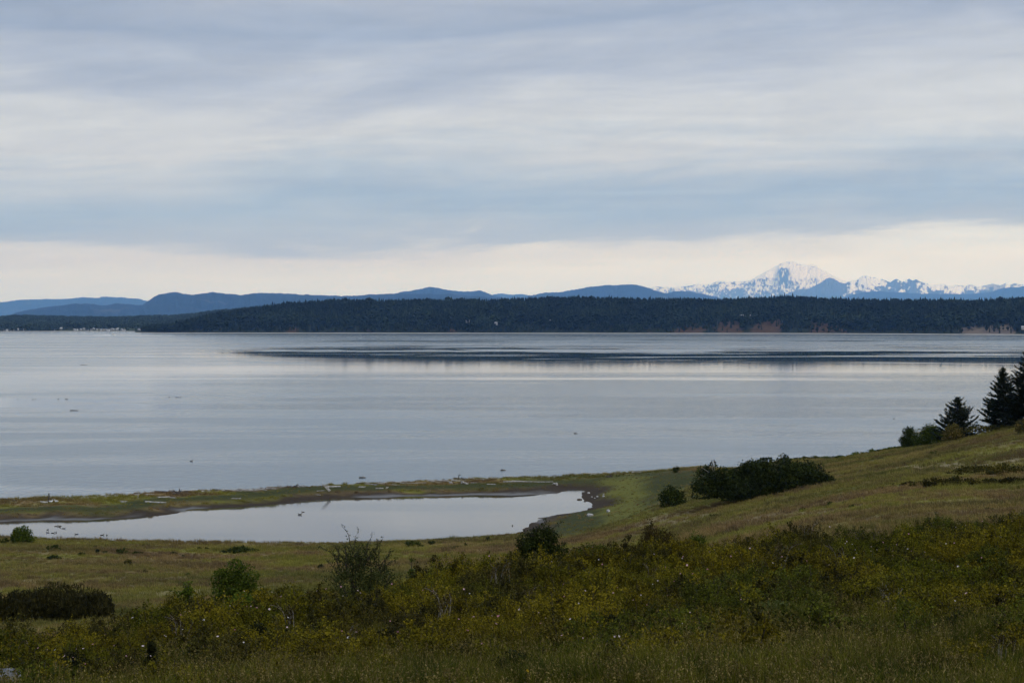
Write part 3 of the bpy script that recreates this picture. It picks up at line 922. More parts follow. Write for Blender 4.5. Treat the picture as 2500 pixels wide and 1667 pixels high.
def low_z(PX, T):
    d = low_shore(PX) + LRIDGE
    zc = np.maximum(CAM_Z + (HY - np.interp(PX, low_px, low_py)) / FPX * d - 17.0, 2)
    a = np.clip((T - 180) / (LRIDGE - 180), 0, 1)
    z = 0.4 + sstep(-4, 14, T) * 1.2 + 3 * sstep(20, 180, T) + (zc - 4.6).clip(0) * (a * a * (3 - 2 * a))
    z = np.where(T > LRIDGE, z * (1 - sstep(LRIDGE + 100, LRIDGE + 600, T)), z)
    return np.where(T < 0, T * .06, z)


px = np.arange(-600, 700, 5.0)
t = np.concatenate([np.array([-30, -8, 0, 6, 12, 18, 25, 40, 60, 90, 130]), np.arange(180, LRIDGE + 650, 90)])
PX, T, D, X = fan_grid(px, t, low_shore(px))
m = grid_mesh('far_shore', X, D, low_z(PX, T), M_FARSHORE)
fld = sstep(270, 310, PX) * sstep(440, 400, PX) * sstep(150, 260, T) * sstep(1000, 700, T) * sstep(.4, .55, fbm(PX * .03, T * .004, 13))
vil = sstep(120, 160, PX) * sstep(430, 400, PX) * sstep(240, 120, T)
for nm, A in (('bare', T * 0), ('quarry', T * 0), ('sand', sstep(30, 14, T) * (T > -9)), ('field', np.maximum(fld, vil * .7))):
    fattr(m, nm, A.ravel())
obj('far_shore', m, kind='structure')

# ------------------------------------------------------------------ instanced ground cover
def proto_coll(name, meshes):
    cl = bpy.data.collections.new(name)
    for i, me in enumerate(meshes):
        cl.objects.link(bpy.data.objects.new('%s_%02d' % (name, i), me))
    return cl


def scatter(name, pts, rot, scl, var, coll, nvar, parent=None, label=None, cat=None):
    me = bpy.data.meshes.new(name)
    me.vertices.add(len(pts))
    me.vertices.foreach_set('co', np.asarray(pts, np.float32).ravel())
    a = me.attributes.new('rot', 'FLOAT_VECTOR', 'POINT'); a.data.foreach_set('vector', np.asarray(rot, np.float32).ravel())
    a = me.attributes.new('scl', 'FLOAT_VECTOR', 'POINT'); a.data.foreach_set('vector', np.asarray(scl, np.float32).ravel())
    a = me.attributes.new('var', 'INT', 'POINT'); a.data.foreach_set('value', np.asarray(var, np.int32))
    o = obj(name, me, parent, label=label, cat=cat, kind='stuff')
    ng = bpy.data.node_groups.new(name, 'GeometryNodeTree')
    ng.interface.new_socket('Geometry', in_out='INPUT', socket_type='NodeSocketGeometry')
    ng.interface.new_socket('Geometry', in_out='OUTPUT', socket_type='NodeSocketGeometry')
    N = ng.nodes; L = ng.links
    gi = N.new('NodeGroupInput'); go = N.new('NodeGroupOutput')
    m2p = N.new('GeometryNodeMeshToPoints')
    ci = N.new('GeometryNodeCollectionInfo')
    ci.inputs['Collection'].default_value = coll
    ci.inputs['Separate Children'].default_value = True
    ci.inputs['Reset Children'].default_value = True
    iop = N.new('GeometryNodeInstanceOnPoints')
    iop.inputs['Pick Instance'].default_value = True

    def na(nm, ty):
        q = N.new('GeometryNodeInputNamedAttribute'); q.data_type = ty; q.inputs['Name'].default_value = nm
        return q.outputs['Attribute']
    L.new(gi.outputs[0], m2p.inputs[0])
    L.new(m2p.outputs[0], iop.inputs['Points'])
    L.new(ci.outputs[0], iop.inputs['Instance'])
    L.new(na('var', 'INT'), iop.inputs['Instance Index'])
    L.new(na('rot', 'FLOAT_VECTOR'), iop.inputs['Rotation'])
    L.new(na('scl', 'FLOAT_VECTOR'), iop.inputs['Scale'])
    L.new(iop.outputs[0], go.inputs[0])
    md = o.modifiers.new('scatter', 'NODES')
    md.node_group = ng
    return o


RNG = np.random.default_rng(7)


def far_tree(seed, H=1.0, R=0.17, tiers=5, round_=False, mat=None):
    """a distant tree of unit height"""
    rng = np.random.default_rng(seed)
    mb = MB()
    S = 7
    if not round_:
        for k in range(tiers):
            z0 = .10 + .80 * k / tiers; z1 = min(1.0, z0 + 1.45 / tiers)
            r = R * (1 - .86 * k / tiers) * rng.uniform(.85, 1.15)
            ang = np.arange(S) * 2 * math.pi / S + rng.uniform(0, 1)
            rr = r * rng.uniform(.6, 1.25, S)
            ring = np.stack([np.cos(ang) * rr, np.sin(ang) * rr, z0 + rng.uniform(-.035, .03, S)], 1)
            Vv = np.vstack([ring, [[rng.uniform(-.01, .01), rng.uniform(-.01, .01), z1]]])
            mb.add(Vv, [(i, (i + 1) % S, S) for i in range(S)])
    else:
        for k in range(9):
            c_ = np.array([rng.uniform(-.2, .2), rng.uniform(-.2, .2), rng.uniform(.35, .82)])
            r = rng.uniform(.13, .22)
            ang = np.arange(6) * math.pi / 3 + rng.uniform(0, 1)
            ring = np.stack([c_[0] + np.cos(ang) * r * rng.uniform(.7, 1.2, 6), c_[1] + np.sin(ang) * r * rng.uniform(.7, 1.2, 6), c_[2] + rng.uniform(-.04, .04, 6)], 1)
            Vv = np.vstack([ring, c_ + [0, 0, r * .9], c_ - [0, 0, r * .8]])
            mb.add(Vv, [(i, (i + 1) % 6, 6) for i in range(6)] + [((i + 1) % 6, i, 7) for i in range(6)])
    tube(mb, [(0, 0, -.08), (0, 0, .4)], [.018, .012], 4, 1)
    return mb.mesh('far_tree', [mat or M_FOREST, M_BARK])


forest_c = proto_coll('far_tree', [far_tree(1), far_tree(2, R=.14, tiers=6), far_tree(3, R=.20, tiers=4), far_tree(4, R=.12, tiers=6), far_tree(5, round_=True), far_tree(6, round_=True)])
low_c = proto_coll('low_shore_tree', [far_tree(1, mat=M_LOWWOOD), far_tree(2, R=.14, tiers=6, mat=M_LOWWOOD), far_tree(3, R=.20, tiers=4, mat=M_LOWWOOD), far_tree(4, R=.12, tiers=6, mat=M_LOWWOOD), far_tree(5, round_=True, mat=M_LOWWOOD), far_tree(6, round_=True, mat=M_LOWWOOD)])
# trees over the island
N = 30000
px = RNG.uniform(345, 2950, N); T = RNG.uniform(20, RIDGE + 90, N)
z = far_island_z(px, T); d = shore_d(px) + T
pyv = HY - (z - CAM_Z) / d * FPX
bm_ = np.maximum(bare_mask(px, pyv, bare_spots, 3), bare_mask(px, pyv, quarry_spots, 8)) * (T < 330)
keep = ((bm_ < .45) | (RNG.uniform(size=N) < .28)) & (RNG.uniform(size=N) < .35 + .65 * sstep(20, 60, T)) & (RNG.uniform(size=N) < .4 + .9 * fbm(px * .02, T * .01, 99))
px, T, z, d = px[keep], T[keep], z[keep], d[keep]
k = len(px)
hgt = TREE_H * RNG.uniform(.55, 1.12, k) * (.5 + .5 * sstep(15, 120, T)) * np.where(RNG.uniform(size=k) < .07, 1.18, 1)
hgt *= np.interp(px, [330, 400, 440], [.45, .85, 1.0])
var = np.where(RNG.uniform(size=k) < np.where(T < 130, .45, .12), RNG.integers(4, 6, k), RNG.integers(0, 4, k))
scatter('far_forest', np.stack([(px - 1250) / FPX * d, d, z], 1), np.stack([RNG.uniform(-.04, .04, k), RNG.uniform(-.04, .04, k), RNG.uniform(0, 6.28, k)], 1),
        np.stack([hgt * 1.15, hgt * 1.15, hgt], 1), var, forest_c, 6, label='dense dark conifer forest covering the long island across the water', cat='forest')
N = 20000
px = RNG.uniform(-560, 660, N); T = RNG.uniform(25, LRIDGE + 120, N)
z = low_z(px, T); d = low_shore(px) + T
fld = sstep(270, 310, px) * sstep(440, 400, px) * sstep(150, 260, T) * sstep(1000, 700, T) * sstep(.4, .55, fbm(px * .03, T * .004, 13))
vil = sstep(120, 160, px) * sstep(430, 400, px) * sstep(800, 500, T)
keep = RNG.uniform(size=N) > np.maximum(fld * .93, vil * .88)
px, T, z, d = px[keep], T[keep], z[keep], d[keep]
k = len(px)
hgt = 17 * RNG.uniform(.55, 1.15, k) * (.55 + .45 * sstep(20, 150, T))
var = np.where(RNG.uniform(size=k) < .3, RNG.integers(4, 6, k), RNG.integers(0, 4, k))
scatter('far_forest', np.stack([(px - 1250) / FPX * d, d, z], 1), np.stack([k * [0], k * [0], RNG.uniform(0, 6.28, k)], 1),
        np.stack([hgt * 1.3, hgt * 1.3, hgt], 1), var, low_c, 6, label='low wooded shore with gaps behind the far village', cat='forest')


# ------------------------------------------------------------------ shrubs and trees
def shrub_geo(rng, W, D, H, ncl, per, leaf, crc=0.16, low=0.0, sprays=0, upright=False, lumps=None, spl=(.14, .30), nstem=14, aspect=1.7):
    """foliage and stems of a shrub, base at the origin"""
    F, S_ = MB(), MB()
    ends = []
    for i in range(ncl):
        if lumps:
            lx, lz, lw, lh = lumps[rng.integers(len(lumps))]
        else:
            lx, lz, lw, lh = 0, 0, W, H
        ph = rng.uniform(0, 2 * math.pi); ct = rng.uniform(-.05, 1) ** .9 if True else 0
        ct = min(1, max(low, abs(ct)))
        st = math.sqrt(max(0, 1 - ct * ct))
        r = rng.uniform(.35, 1) ** .5
        rc = rng.uniform(.7, 1.4) * crc * min(lw, lh * 1.4)
        c_ = np.array([lx + math.cos(ph) * st * (lw / 2 - rc * .6) * r, math.sin(ph) * st * (D / 2 - rc * .5) * r, lz + (lh * 1.06 - rc * .75) * (0.10 + .90 * ct * r)])
        k = int(per * rng.uniform(.6, 1.4))
        q = unit(rng.normal(size=(k, 3))) * rng.uniform(0.15, 1, (k, 1)) ** .45 * rc
        q[:, 2] *= .75
        if upright:
            q[:, 2] *= 1.5
        Pp = c_ + q
        Pp[:, 2] = np.maximum(Pp[:, 2], .02)
        V_, Q = leaf_quads(rng, Pp, leaf, unit(q), aspect)
        if upright:
            up = np.array([0, 0, 1.0])
            t = unit(rng.normal(size=(k, 3)) * .65 + up); b = unit(np.cross(t, rng.normal(size=(k, 3))))
            s_ = leaf * rng.uniform(.7, 1.4, (k, 1))
            V_ = np.stack([Pp - t * s_, Pp + b * s_ * .22, Pp + t * s_, Pp - b * s_ * .22], 1).reshape(-1, 3)
        F.add(V_, Q)
        ends.append(c_)
    ends = np.array(ends)
    for i in rng.choice(len(ends), min(nstem, len(ends)), replace=False):
        e = ends[i]
        b0 = np.array([(e[0] * .25 + rng.normal() * W * .03) * (nstem > 8), (e[1] * .25 + rng.normal() * D * .03) * (nstem > 8), -.12])
        mid = (b0 + e) / 2 + rng.normal(size=3) * H * .06
        t = np.linspace(0, 1, 6)[:, None]
        pts = (1 - t) ** 2 * b0 + 2 * t * (1 - t) * mid + t * t * e
        tube(S_, pts, np.linspace(.020, .006, 6) * H, 4, cap=False)
    top = ends[np.argsort(-ends[:, 2])][:max(6, len(ends) // 3)]
    for i in range(sprays):
        e = top[rng.integers(len(top))]
        dirv = unit(np.array([e[0] / W * 1.8 + rng.normal() * .35, rng.normal() * .3, 1.0]))
        L = H * rng.uniform(*spl)
        t = np.linspace(0, 1, 7)[:, None]
        pts = e + dirv * L * t + np.array([dirv[0], 0, -.4]) * L * .35 * t ** 2 + rng.normal(size=(7, 3)) * L * .025
        tube(S_, pts, np.linspace(.008, .003, 7) * H, 4, cap=False)
        kk_ = 30
        u_ = rng.uniform(.1, 1, kk_)
        Pp = np.stack([np.interp(u_, t[:, 0], pts[:, j]) for j in range(3)], 1) + rng.normal(size=(kk_, 3)) * leaf * .9
        V_, Q = leaf_quads(rng, Pp, leaf, None, aspect)
        F.add(V_, Q)
    return F, S_


SEED = [100]


def shrub(name, px, W_px, top_py, base_py=None, d=None, mat=None, label=None, cat='shrub', group=None, ncl=40, per=40, leaf=None, depth=0.8, dmin=95, stem_mat=None, **kw):
    """a shrub that spans W_px photo pixels at its own distance and reaches up to row top_py"""
    SEED[0] += 1
    rng = np.random.default_rng(SEED[0])
    if d is None:
        x, d = hit(px, base_py, dmin)
    x = (px - 1250) / FPX * d
    z = float(ground(x, d))
    W = W_px * d / FPX * 1.12
    H = max(0.25, CAM_Z + (HY - top_py) / FPX * d - z)
    leaf = leaf or max(.045, d * .00075)
    lumps = kw.pop('lumps_px', None)
    if lumps:
        kw['lumps'] = [((lp - px) / FPX * d, 0, lw / FPX * d, max(.3, CAM_Z + (HY - lt) / FPX * d - z)) for lp, lt, lw in lumps]
    F, S_ = shrub_geo(rng, W, W * depth, H, ncl, per, leaf, **kw)
    o = obj(name, None, loc=(x, d, z), label=label, cat=cat, group=group)
    obj('stem', S_.mesh('stem', [stem_mat or M_BARK]), o)
    obj('foliage', F.mesh('foliage', [mat or M_WILLOW]), o)
    return o


# around the pond and over the meadow
big = shrub('shrub_thicket', 1858, 340, 1112, base_py=1214, mat=M_WILLOW, label='big dark green rounded thicket on the slope right of the pond end', ncl=330, per=120, leaf=.20, crc=.20, depth=.55, nstem=40, sprays=10,
            lumps_px=[(1730, 1128, 105), (1775, 1136, 120), (1845, 1112, 130), (1858, 1104, 110), (1910, 1104, 130), (1930, 1112, 140), (1990, 1132, 100), (1965, 1122, 120), (1800, 1132, 130)])
# bare bleached branches on its left shoulder
mb = MB()
rng = np.random.default_rng(3)
bx, by, bz = big.location
dB = by
L2 = lambda px, py, dd=-1.8: np.array([(px - 1250) / FPX * dB - bx, dd, CAM_Z + (HY - py) / FPX * dB - bz])
for path in (((1737, 1172), (1739, 1150), (1736, 1137), (1735, 1128)), ((1736, 1137), (1740, 1131), (1741, 1126)), ((1734, 1170), (1728, 1152), (1716, 1143), (1710, 1140)), ((1742, 1162), (1744, 1146), (1741, 1136)), ((1726, 1178), (1718, 1160), (1706, 1156)), ((1900, 1158), (1892, 1146), (1888, 1140))):
    pts = np.array([L2(a, b) + rng.normal(size=3) * .04 for a, b in path])
    mb = MB()
    tube(mb, pts, np.linspace(.05, .02, len(pts)), 5)
    obj('bare_branch', mb.mesh('bare_branch', [M_TWIG]), big)

shrub('shrub', 1640, 72, 1181, base_py=1238, mat=M_WILLOW, label='small rounded dark shrub just left of the big thicket', ncl=60, per=60, leaf=.17, crc=.18)
shrub('shrub', 1651, 19, 1136, base_py=1153, dmin=300, mat=M_WILLOW, label='tiny two-lobed dark shrub standing alone at the beach end of the spit', ncl=16, per=26, leaf=.16, crc=.22)
shrub('shrub', 2220, 46, 1040, d=300, mat=M_GREEN, label='open leafy shrub at the seaward end of the bluff shrub row', ncl=70, per=60, leaf=.17, crc=.17, sprays=8)
shrub('shrub', 2275, 88, 1030, d=296, mat=M_GREEN, label='dense dark shrub in the middle of the bluff shrub row', ncl=140, per=60, leaf=.17, crc=.19, sprays=6)
shrub('shrub', 2327, 54, 1032, d=274, mat=M_BLOSSOM, label='yellowish blossoming shrub in front of the broad low conifer', ncl=60, per=46, leaf=.15, crc=.17)
shrub('shrub', 2508, 60, 1017, d=250, mat=M_BLOSSOM, label='olive yellow shrub at the foot of the tallest conifer', ncl=60, per=50, leaf=.16, crc=.17)
shrub('shrub', 2425, 150, 1036, d=268, mat=M_OLIVE, label='low dark undergrowth beneath the conifers on the bluff', ncl=60, per=40, leaf=.16, crc=.30, depth=.5)

shrub('young_tree', 54, 58, 1279, base_py=1326, mat=M_GREEN, label='small round leafy tree standing by the near edge of the pond', cat='tree', ncl=50, per=60, leaf=.17, crc=.16, low=.15)
shrub('shrub', 313, 20, 1364, base_py=1381, mat=M_OLIVE, label='compact almost black bush alone in the tan meadow', ncl=24, per=40, leaf=.12, crc=.22)
shrub('shrub', 593, 128, 1329, base_py=1349, mat=M_WILLOW, label='long low dark shrub mound close to the pond meadow edge', ncl=70, per=40, leaf=.15, crc=.35, depth=.35, lumps_px=[(593, 1336, 128), (588, 1329, 50), (585, 1332, 70)])
shrub('shrub_thicket', 118, 320, 1427, base_py=1514, dmin=110, mat=M_BROOM, label='wide dark brownish thicket of upright twigs in the left meadow', ncl=230, per=110, leaf=.17, crc=.22, depth=.5, upright=True, nstem=30,
      lumps_px=[(20, 1447, 150), (90, 1436, 150), (140, 1427, 140), (190, 1433, 130), (235, 1444, 85), (-40, 1450, 150), (60, 1440, 150)])
shrub('shrub', 80, 60, 1527, d=100, mat=M_WILLOW, label='flat-topped dark little shrub poking above the roses below the left thicket', ncl=34, per=40, leaf=.09, crc=.2)

# at the upper edge of the rose thicket
shrub('small_tree', 580, 150, 1366, d=70, mat=M_GREEN, label='small green hawthorn-like tree with layered branches at the rose edge', cat='tree', ncl=110, per=100, leaf=.065, crc=.13, depth=.8, low=.25)
shrub('shrub', 598, 110, 1436, d=60, mat=M_GREEN, label='bright green leafy bush below the layered little tree', ncl=50, per=110, leaf=.06, crc=.2)
shrub('shrub', 452, 66, 1425, d=64, mat=M_GREEN, label='young green bush with a pointed top left of the layered little tree', ncl=44, per=75, leaf=.06, crc=.15, sprays=5)
shrub('shrub', 878, 185, 1334, d=67, mat=M_GREY, label='grey-green bush with long leafy sprays rising across the pond', ncl=120, per=70, leaf=.048, crc=.12, sprays=46, spl=(.2, .55))
shrub('shrub', 1322, 140, 1284, d=80, mat=M_WILLOW, label='dense dark fan-shaped bush overlapping the right end of the pond', ncl=150, per=100, leaf=.06, crc=.13, sprays=44, spl=(.12, .34))
shrub('shrub', 1605, 95, 1277, d=82, mat=M_RUSTY, label='rusty brown twiggy bush with few leaves at the rose edge', ncl=70, per=60, leaf=.07, crc=.16, upright=True, sprays=10, stem_mat=M_RUSTY)
shrub('shrub', 1450, 150, 1322, d=79, mat=M_GREEN, label='bright green shrub between the fan-shaped bush and the rusty bush', ncl=70, per=100, leaf=.06, crc=.2)
shrub('shrub', 1700, 70, 1292, d=83, mat=M_GREEN, label='fresh green shrub just right of the rusty bush', ncl=44, per=80, leaf=.06, crc=.2)
shrub('shrub', 1120, 90, 1358, d=76, mat=M_GREEN, label='low fresh green shrub between the sprayed bush and the fan-shaped bush', ncl=44, per=80, leaf=.06, crc=.24)
shrub('shrub', 1004, 22, 1362, d=82, mat=M_GREEN, label='narrow upright green sapling behind the roses near the sprayed bush', ncl=14, per=50, leaf=.06, crc=.3)

# shrubs in roses and tall grass; near-black ones mostly stand in for shaded gaps
for (px, wpx, ty, d, mt, lb) in ((632, 80, 1520, 49, M_GAPSHADE, 'near-black shrub standing in for a shaded gap in the roses below the bright green bush'),
                                 (372, 36, 1566, 45, M_GAPSHADE, 'small near-black shrub standing in for a shaded gap in the roses near the grey foreground rock'),
                                 (165, 120, 1590, 44, M_GAPSHADE, 'near-black shrub standing in for shade in the roses just beyond the grey foreground rock'),
                                 (1492, 100, 1490, 46, M_GAPSHADE, 'blackish shrub standing in for a shaded gap where the roses meet the tall grass'),
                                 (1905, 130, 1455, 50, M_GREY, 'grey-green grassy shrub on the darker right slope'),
                                 (2060, 230, 1500, 42, M_GAPSHADE, 'wide near-black shrub standing in for shade in the tall grass on the right slope'),
                                 (2370, 170, 1480, 45, M_GAPSHADE, 'near-black shrub standing in for shade in tall grass on the far right slope'),
                                 (780, 110, 1600, 39, M_GAPSHADE, 'low near-black shrub standing in for shade in the pale tall grass below the roses'),
                                 (1260, 130, 1585, 37, M_GAPSHADE, 'low near-black shrub standing in for shade in the green tall grass near the hill crest'),
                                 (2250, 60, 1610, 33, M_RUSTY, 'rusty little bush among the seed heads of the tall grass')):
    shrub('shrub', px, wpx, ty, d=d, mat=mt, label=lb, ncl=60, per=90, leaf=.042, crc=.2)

# twiggy dead bush on the right slope
mb = MB()
rng = np.random.default_rng(55)
xd, dd_ = (2175 - 1250) / FPX * 54, 54.0
for i in range(26):
    a = rng.uniform(0, 6.28); L = rng.uniform(.25, .6)
    e = np.array([math.cos(a) * L * .7, math.sin(a) * L * .7, .62 + L * rng.uniform(.3, .7)])
    t = np.linspace(0, 1, 5)[:, None]
    pts = e * t + np.array([0, 0, .25]) * t * (1 - t) + rng.normal(size=(5, 3)) * .035
    tube(mb, pts, np.linspace(.014, .004, 5), 4, cap=False)
o = obj('dead_bush', mb.mesh('dead_bush', [M_TWIG]), loc=(xd, dd_, float(ground(xd, dd_)) - .05), label='leafless grey twiggy bush among the roses on the right slope', cat='bush')

# small scattered shrubs of the meadow
for (px, py, wpx, hpx) in ((131, 1342, 40, 14), (133, 1364, 40, 11), (200, 1356, 22, 9), (237, 1352, 12, 14), (257, 1351, 14, 8), (297, 1352, 40, 17), (335, 1353, 30, 9), (422, 1355, 18, 11), (448, 1361, 8, 9), (476, 1358, 12, 6),
                           (487, 1343, 18, 10), (505, 1343, 10, 10), (355, 1397, 14, 7), (458, 1406, 12, 10), (193, 1378, 8, 5), (10, 1325, 28, 14), (783, 1389, 16, 14), (824, 1337, 15, 6), (1007, 1335, 50, 20), (1051, 1330, 20, 16), (1191, 1323, 14, 18),
                           (1116, 1339, 28, 8), (1135, 1332, 14, 8), (232, 1336, 10, 6), (350, 1333, 8, 6), (2024, 1236, 17, 15), (2062, 1230, 10, 6), (1962, 1248, 24, 10), (2361, 1243, 15, 8), (2415, 1247, 24, 9), (2485, 1194, 9, 6),
                           (2153, 1193, 10, 6), (2180, 1187, 8, 6), (2408, 1190, 7, 5), (2079, 1239, 16, 6), (1748, 1265, 34, 12), (2285, 1109, 38, 9), (1890, 1196, 9, 4)):
    where = 'open slope around and right of the big thicket' if px > 1700 else 'flat meadow below the middle of the pond' if px > 700 else 'flat meadow beside the round leafy pond tree' if py > 1320 and px < 300 else 'flat meadow near the long low shrub mound'
    shrub('meadow_shrub', px, wpx, py - hpx, base_py=py, dmin=115, mat=M_WILLOW, ncl=max(6, int(wpx * .6)), per=26, leaf=.12, crc=.26, depth=.7, nstem=4,
          label='small low dark shrub dotted in the %s' % where, group='small shrubs in the %s' % where)
for (px, py, wpx, hpx) in ((2390, 1156, 110, 20), (2470, 1158, 110, 26), (2300, 1188, 80, 20), (2350, 1184, 80, 20), (2222, 1187, 34, 10), (2420, 1184, 90, 14), (2480, 1180, 70, 14), (2250, 1186, 40, 11)):
    shrub('scrub', px, wpx * 1.3, py - hpx * 1.25, base_py=py, dmin=115, mat=M_OLIVE, ncl=50, per=34, leaf=.14, crc=.34, depth=.5, nstem=6,
          label='low dark scrub patch in a hollow of the right meadow slope', group='dark scrub in the hollows of the right slope')
for i in range(22):
    px = 1905 + i * 14.0 + RNG.uniform(-4, 4)
    if px > 2205:
        break
    dq = np.arange(255.0, 345.0, 1.0)
    d0 = float(dq[np.argmax((ground((px - 1250) / FPX * dq, dq) - CAM_Z) / dq)])
    x = (px - 1250) / FPX * d0
    pyg = HY - (float(ground(x, d0)) - CAM_Z) / d0 * FPX
    shrub('bluff_scrub', px, RNG.uniform(20, 34), pyg - RNG.uniform(6, 13), d=d0, mat=M_GREEN if i % 3 else M_WILLOW, ncl=18, per=26, leaf=.14, crc=.4, depth=.7, nstem=3, cat='shrub',
          label='low green scrub growing along the bluff edge above the water', group='scrub along the bluff edge')


# conifers on the bluff
def conifer(px, d, top_py, W_px, label, seed, taper=.85, lift=.25, nb=120, name='conifer_tree'):
    rng = np.random.default_rng(seed)
    x = (px - 1250) / FPX * d
    z = float(ground(x, d))
    H = CAM_Z + (HY - top_py) / FPX * d - z
    W = W_px * d / FPX
    T_, B_, F = MB(), MB(), MB()
    hh = np.linspace(-.3, H * 1.03, 12)
    sway = np.cumsum(rng.normal(size=(12, 2)) * .03, 0)
    axis = np.stack([sway[:, 0], sway[:, 1], hh], 1)
    tube(T_, axis, np.linspace(.028 * H, .004 * H, 12), 8)
    for i in range(nb):
        h = .03 + .95 * (i + rng.uniform(0, 1)) / nb
        az = i * 2.39996 + rng.normal() * .3
        L = max(.12, W / 2 * (1 - h) ** taper * rng.choice([rng.uniform(.38, .7), rng.uniform(.75, 1.05), rng.uniform(.85, 1.14)]))
        el_ = lift * (.4 + 1.2 * h) + rng.normal() * .20
        o0 = np.array([np.interp(h * H, hh, axis[:, 0]), np.interp(h * H, hh, axis[:, 1]), h * H])
        dv = np.array([math.cos(az) * math.cos(el_), math.sin(az) * math.cos(el_), math.sin(el_)])
        t = np.linspace(0, 1, 6)[:, None]
        pts = o0 + dv * L * t + np.array([0, 0, 1]) * L * (-.22 * t + .34 * t ** 2)
        tube(B_, pts, np.linspace(.010, .003, 6) * H * .6, 4, cap=False)
        k = int(16 + 40 * L)
        u_ = rng.uniform(.12, 1.0, k) ** .8
        Pp = np.stack([np.interp(u_, t[:, 0], pts[:, j]) for j in range(3)], 1)
        side = unit(np.cross(dv, [0, 0, 1.0]))
        wid = .58 * L * (1 - u_[:, None] ** 2) + .12 * (1 - h)
        sgn = rng.uniform(-1, 1, (k, 1))
        Pp = Pp + side * sgn * wid * .7 + rng.normal(size=(k, 3)) * [.05, .05, .05]
        tdir = unit(dv * .9 + side * np.sign(sgn) * .55 + rng.normal(size=(k, 3)) * .25 + np.array([0, 0, .12]))
        nrm = unit(np.cross(tdir, side) + rng.normal(size=(k, 3)) * .55)
        b = unit(np.cross(nrm, tdir))
        s_ = (1 - .6 * h) * rng.uniform(.20, .46, (k, 1)) * (.75 + .05 * H)
        V_ = np.stack([Pp - tdir * s_ * .5, Pp + b * s_ * .20, Pp + tdir * s_ * .8, Pp - b * s_ * .20], 1).reshape(-1, 3)
        F.add(V_, np.arange(4 * k).reshape(k, 4))
    o = obj(name, None, loc=(x, d, z), label=label, cat='tree')
    obj('trunk', T_.mesh('trunk', [M_BARK], True), o)
    obj('branches', B_.mesh('branches', [M_BARK]), o)
    obj('crown', F.mesh('crown', [M_NEEDLE]), o)


conifer(2449, 272, 896, 135, 'tall slender dark conifer second from the bluff shrub row', 5, taper=.80, lift=.22, nb=210)
conifer(2513, 266, 845, 170, 'tallest dark conifer at the end of the bluff tree group', 6, taper=.8, lift=.22, nb=240)
conifer(2340, 282, 970, 140, 'broad low dark conifer with upswept branches beside the yellowish shrub', 8, taper=.66, lift=.34, nb=140)
conifer(2580, 262, 880, 120, 'dark conifer beyond the tallest one on the bluff', 9, taper=.8, lift=.3, nb=130)

# ------------------------------------------------------------------ rose thicket, flowers, tall grass, meadow grass
def rose_clump(seed, W=1.5, H=1.15, n=26, per=34, mats=None, upright=False):
    rng = np.random.default_rng(seed)
    F, S_ = shrub_geo(rng, W, W, H, n, per, .046, crc=.17, sprays=9, nstem=8, upright=upright)
    mb = MB()
    mb.V, mb.F4, mb.m4, mb.n = F.V, F.F4, F.m4, F.n
    for Vv, Q in zip(S_.V, S_.F4):
        pass
    o0 = mb.n
    for Vv in S_.V:
        mb.V.append(Vv); mb.n += len(Vv)
    for Q in S_.F4:
        mb.F4.append(Q + o0); mb.m4.append(np.full(len(Q), 1))
    return mb.mesh('rose_clump', mats or [M_ROSE, M_BARK])


def wedge(n, p0, p1, d0, d1, rng):
    d = np.sqrt(rng.uniform(d0 * d0, d1 * d1, n)); px = rng.uniform(p0, p1, n)
    return px, (px - 1250) / FPX * d, d


rose_c = proto_coll('rose_clump', [rose_clump(i, W=1.3 + .14 * (i % 4), H=.85 + .16 * (i % 4)) for i in range(8)] + [rose_clump(30 + i, W=1.4, H=1.1 + .2 * i, mats=[M_SNOWB, M_BARK]) for i in range(2)] + [rose_clump(40 + i, W=1.5, H=1.0 + .2 * i, mats=[M_OLIVE, M_BARK]) for i in range(2)] + [rose_clump(50, W=1.0, H=1.5, n=10, per=14, mats=[M_RUSTY, M_TWIG], upright=True)])
px, x, y = wedge(12500, -950, 3450, 34, 96, RNG)
th = samp(THICK, x, y)
lump = fbm(x * .38, y * .30, 61, 3)
keep = (RNG.uniform(size=len(x)) < th * (.15 + 1.2 * lump)) | (RNG.uniform(size=len(x)) < .30 * (y < 60) * sstep(.48, .6, fbm(x * .3, y * .3, 303, 2)))
px, x, y, lump = px[keep], x[keep], y[keep], lump[keep]
k = len(x)
sc = RNG.uniform(.55, 1.05, k) * (.35 + 1.25 * lump)
pts = np.stack([x, y, ground(x, y) - .08], 1)
sp1, sp2, rr_ = fbm(x * .16, y * .12, 401, 3), fbm(x * .24 + 9, y * .2, 403, 3), RNG.uniform(size=k)
kindv = np.where((sp1 > .60) & (rr_ < .7), RNG.integers(8, 10, k), np.where((sp2 > .60) & (rr_ < .75), RNG.integers(10, 12, k), np.where(rr_ > .985, 12, RNG.integers(0, 8, k))))
rose_o = scatter('rose_thicket', pts, np.stack([RNG.uniform(-.12, .12, k), RNG.uniform(-.12, .12, k), RNG.uniform(0, 6.28, k)], 1), np.stack([sc, sc, sc * RNG.uniform(.8, 1.15, k)], 1), kindv, rose_c, 13,
                 label='olive gold wild rose thicket covering the hillside, dotted with pale pink blooms', cat='thicket')


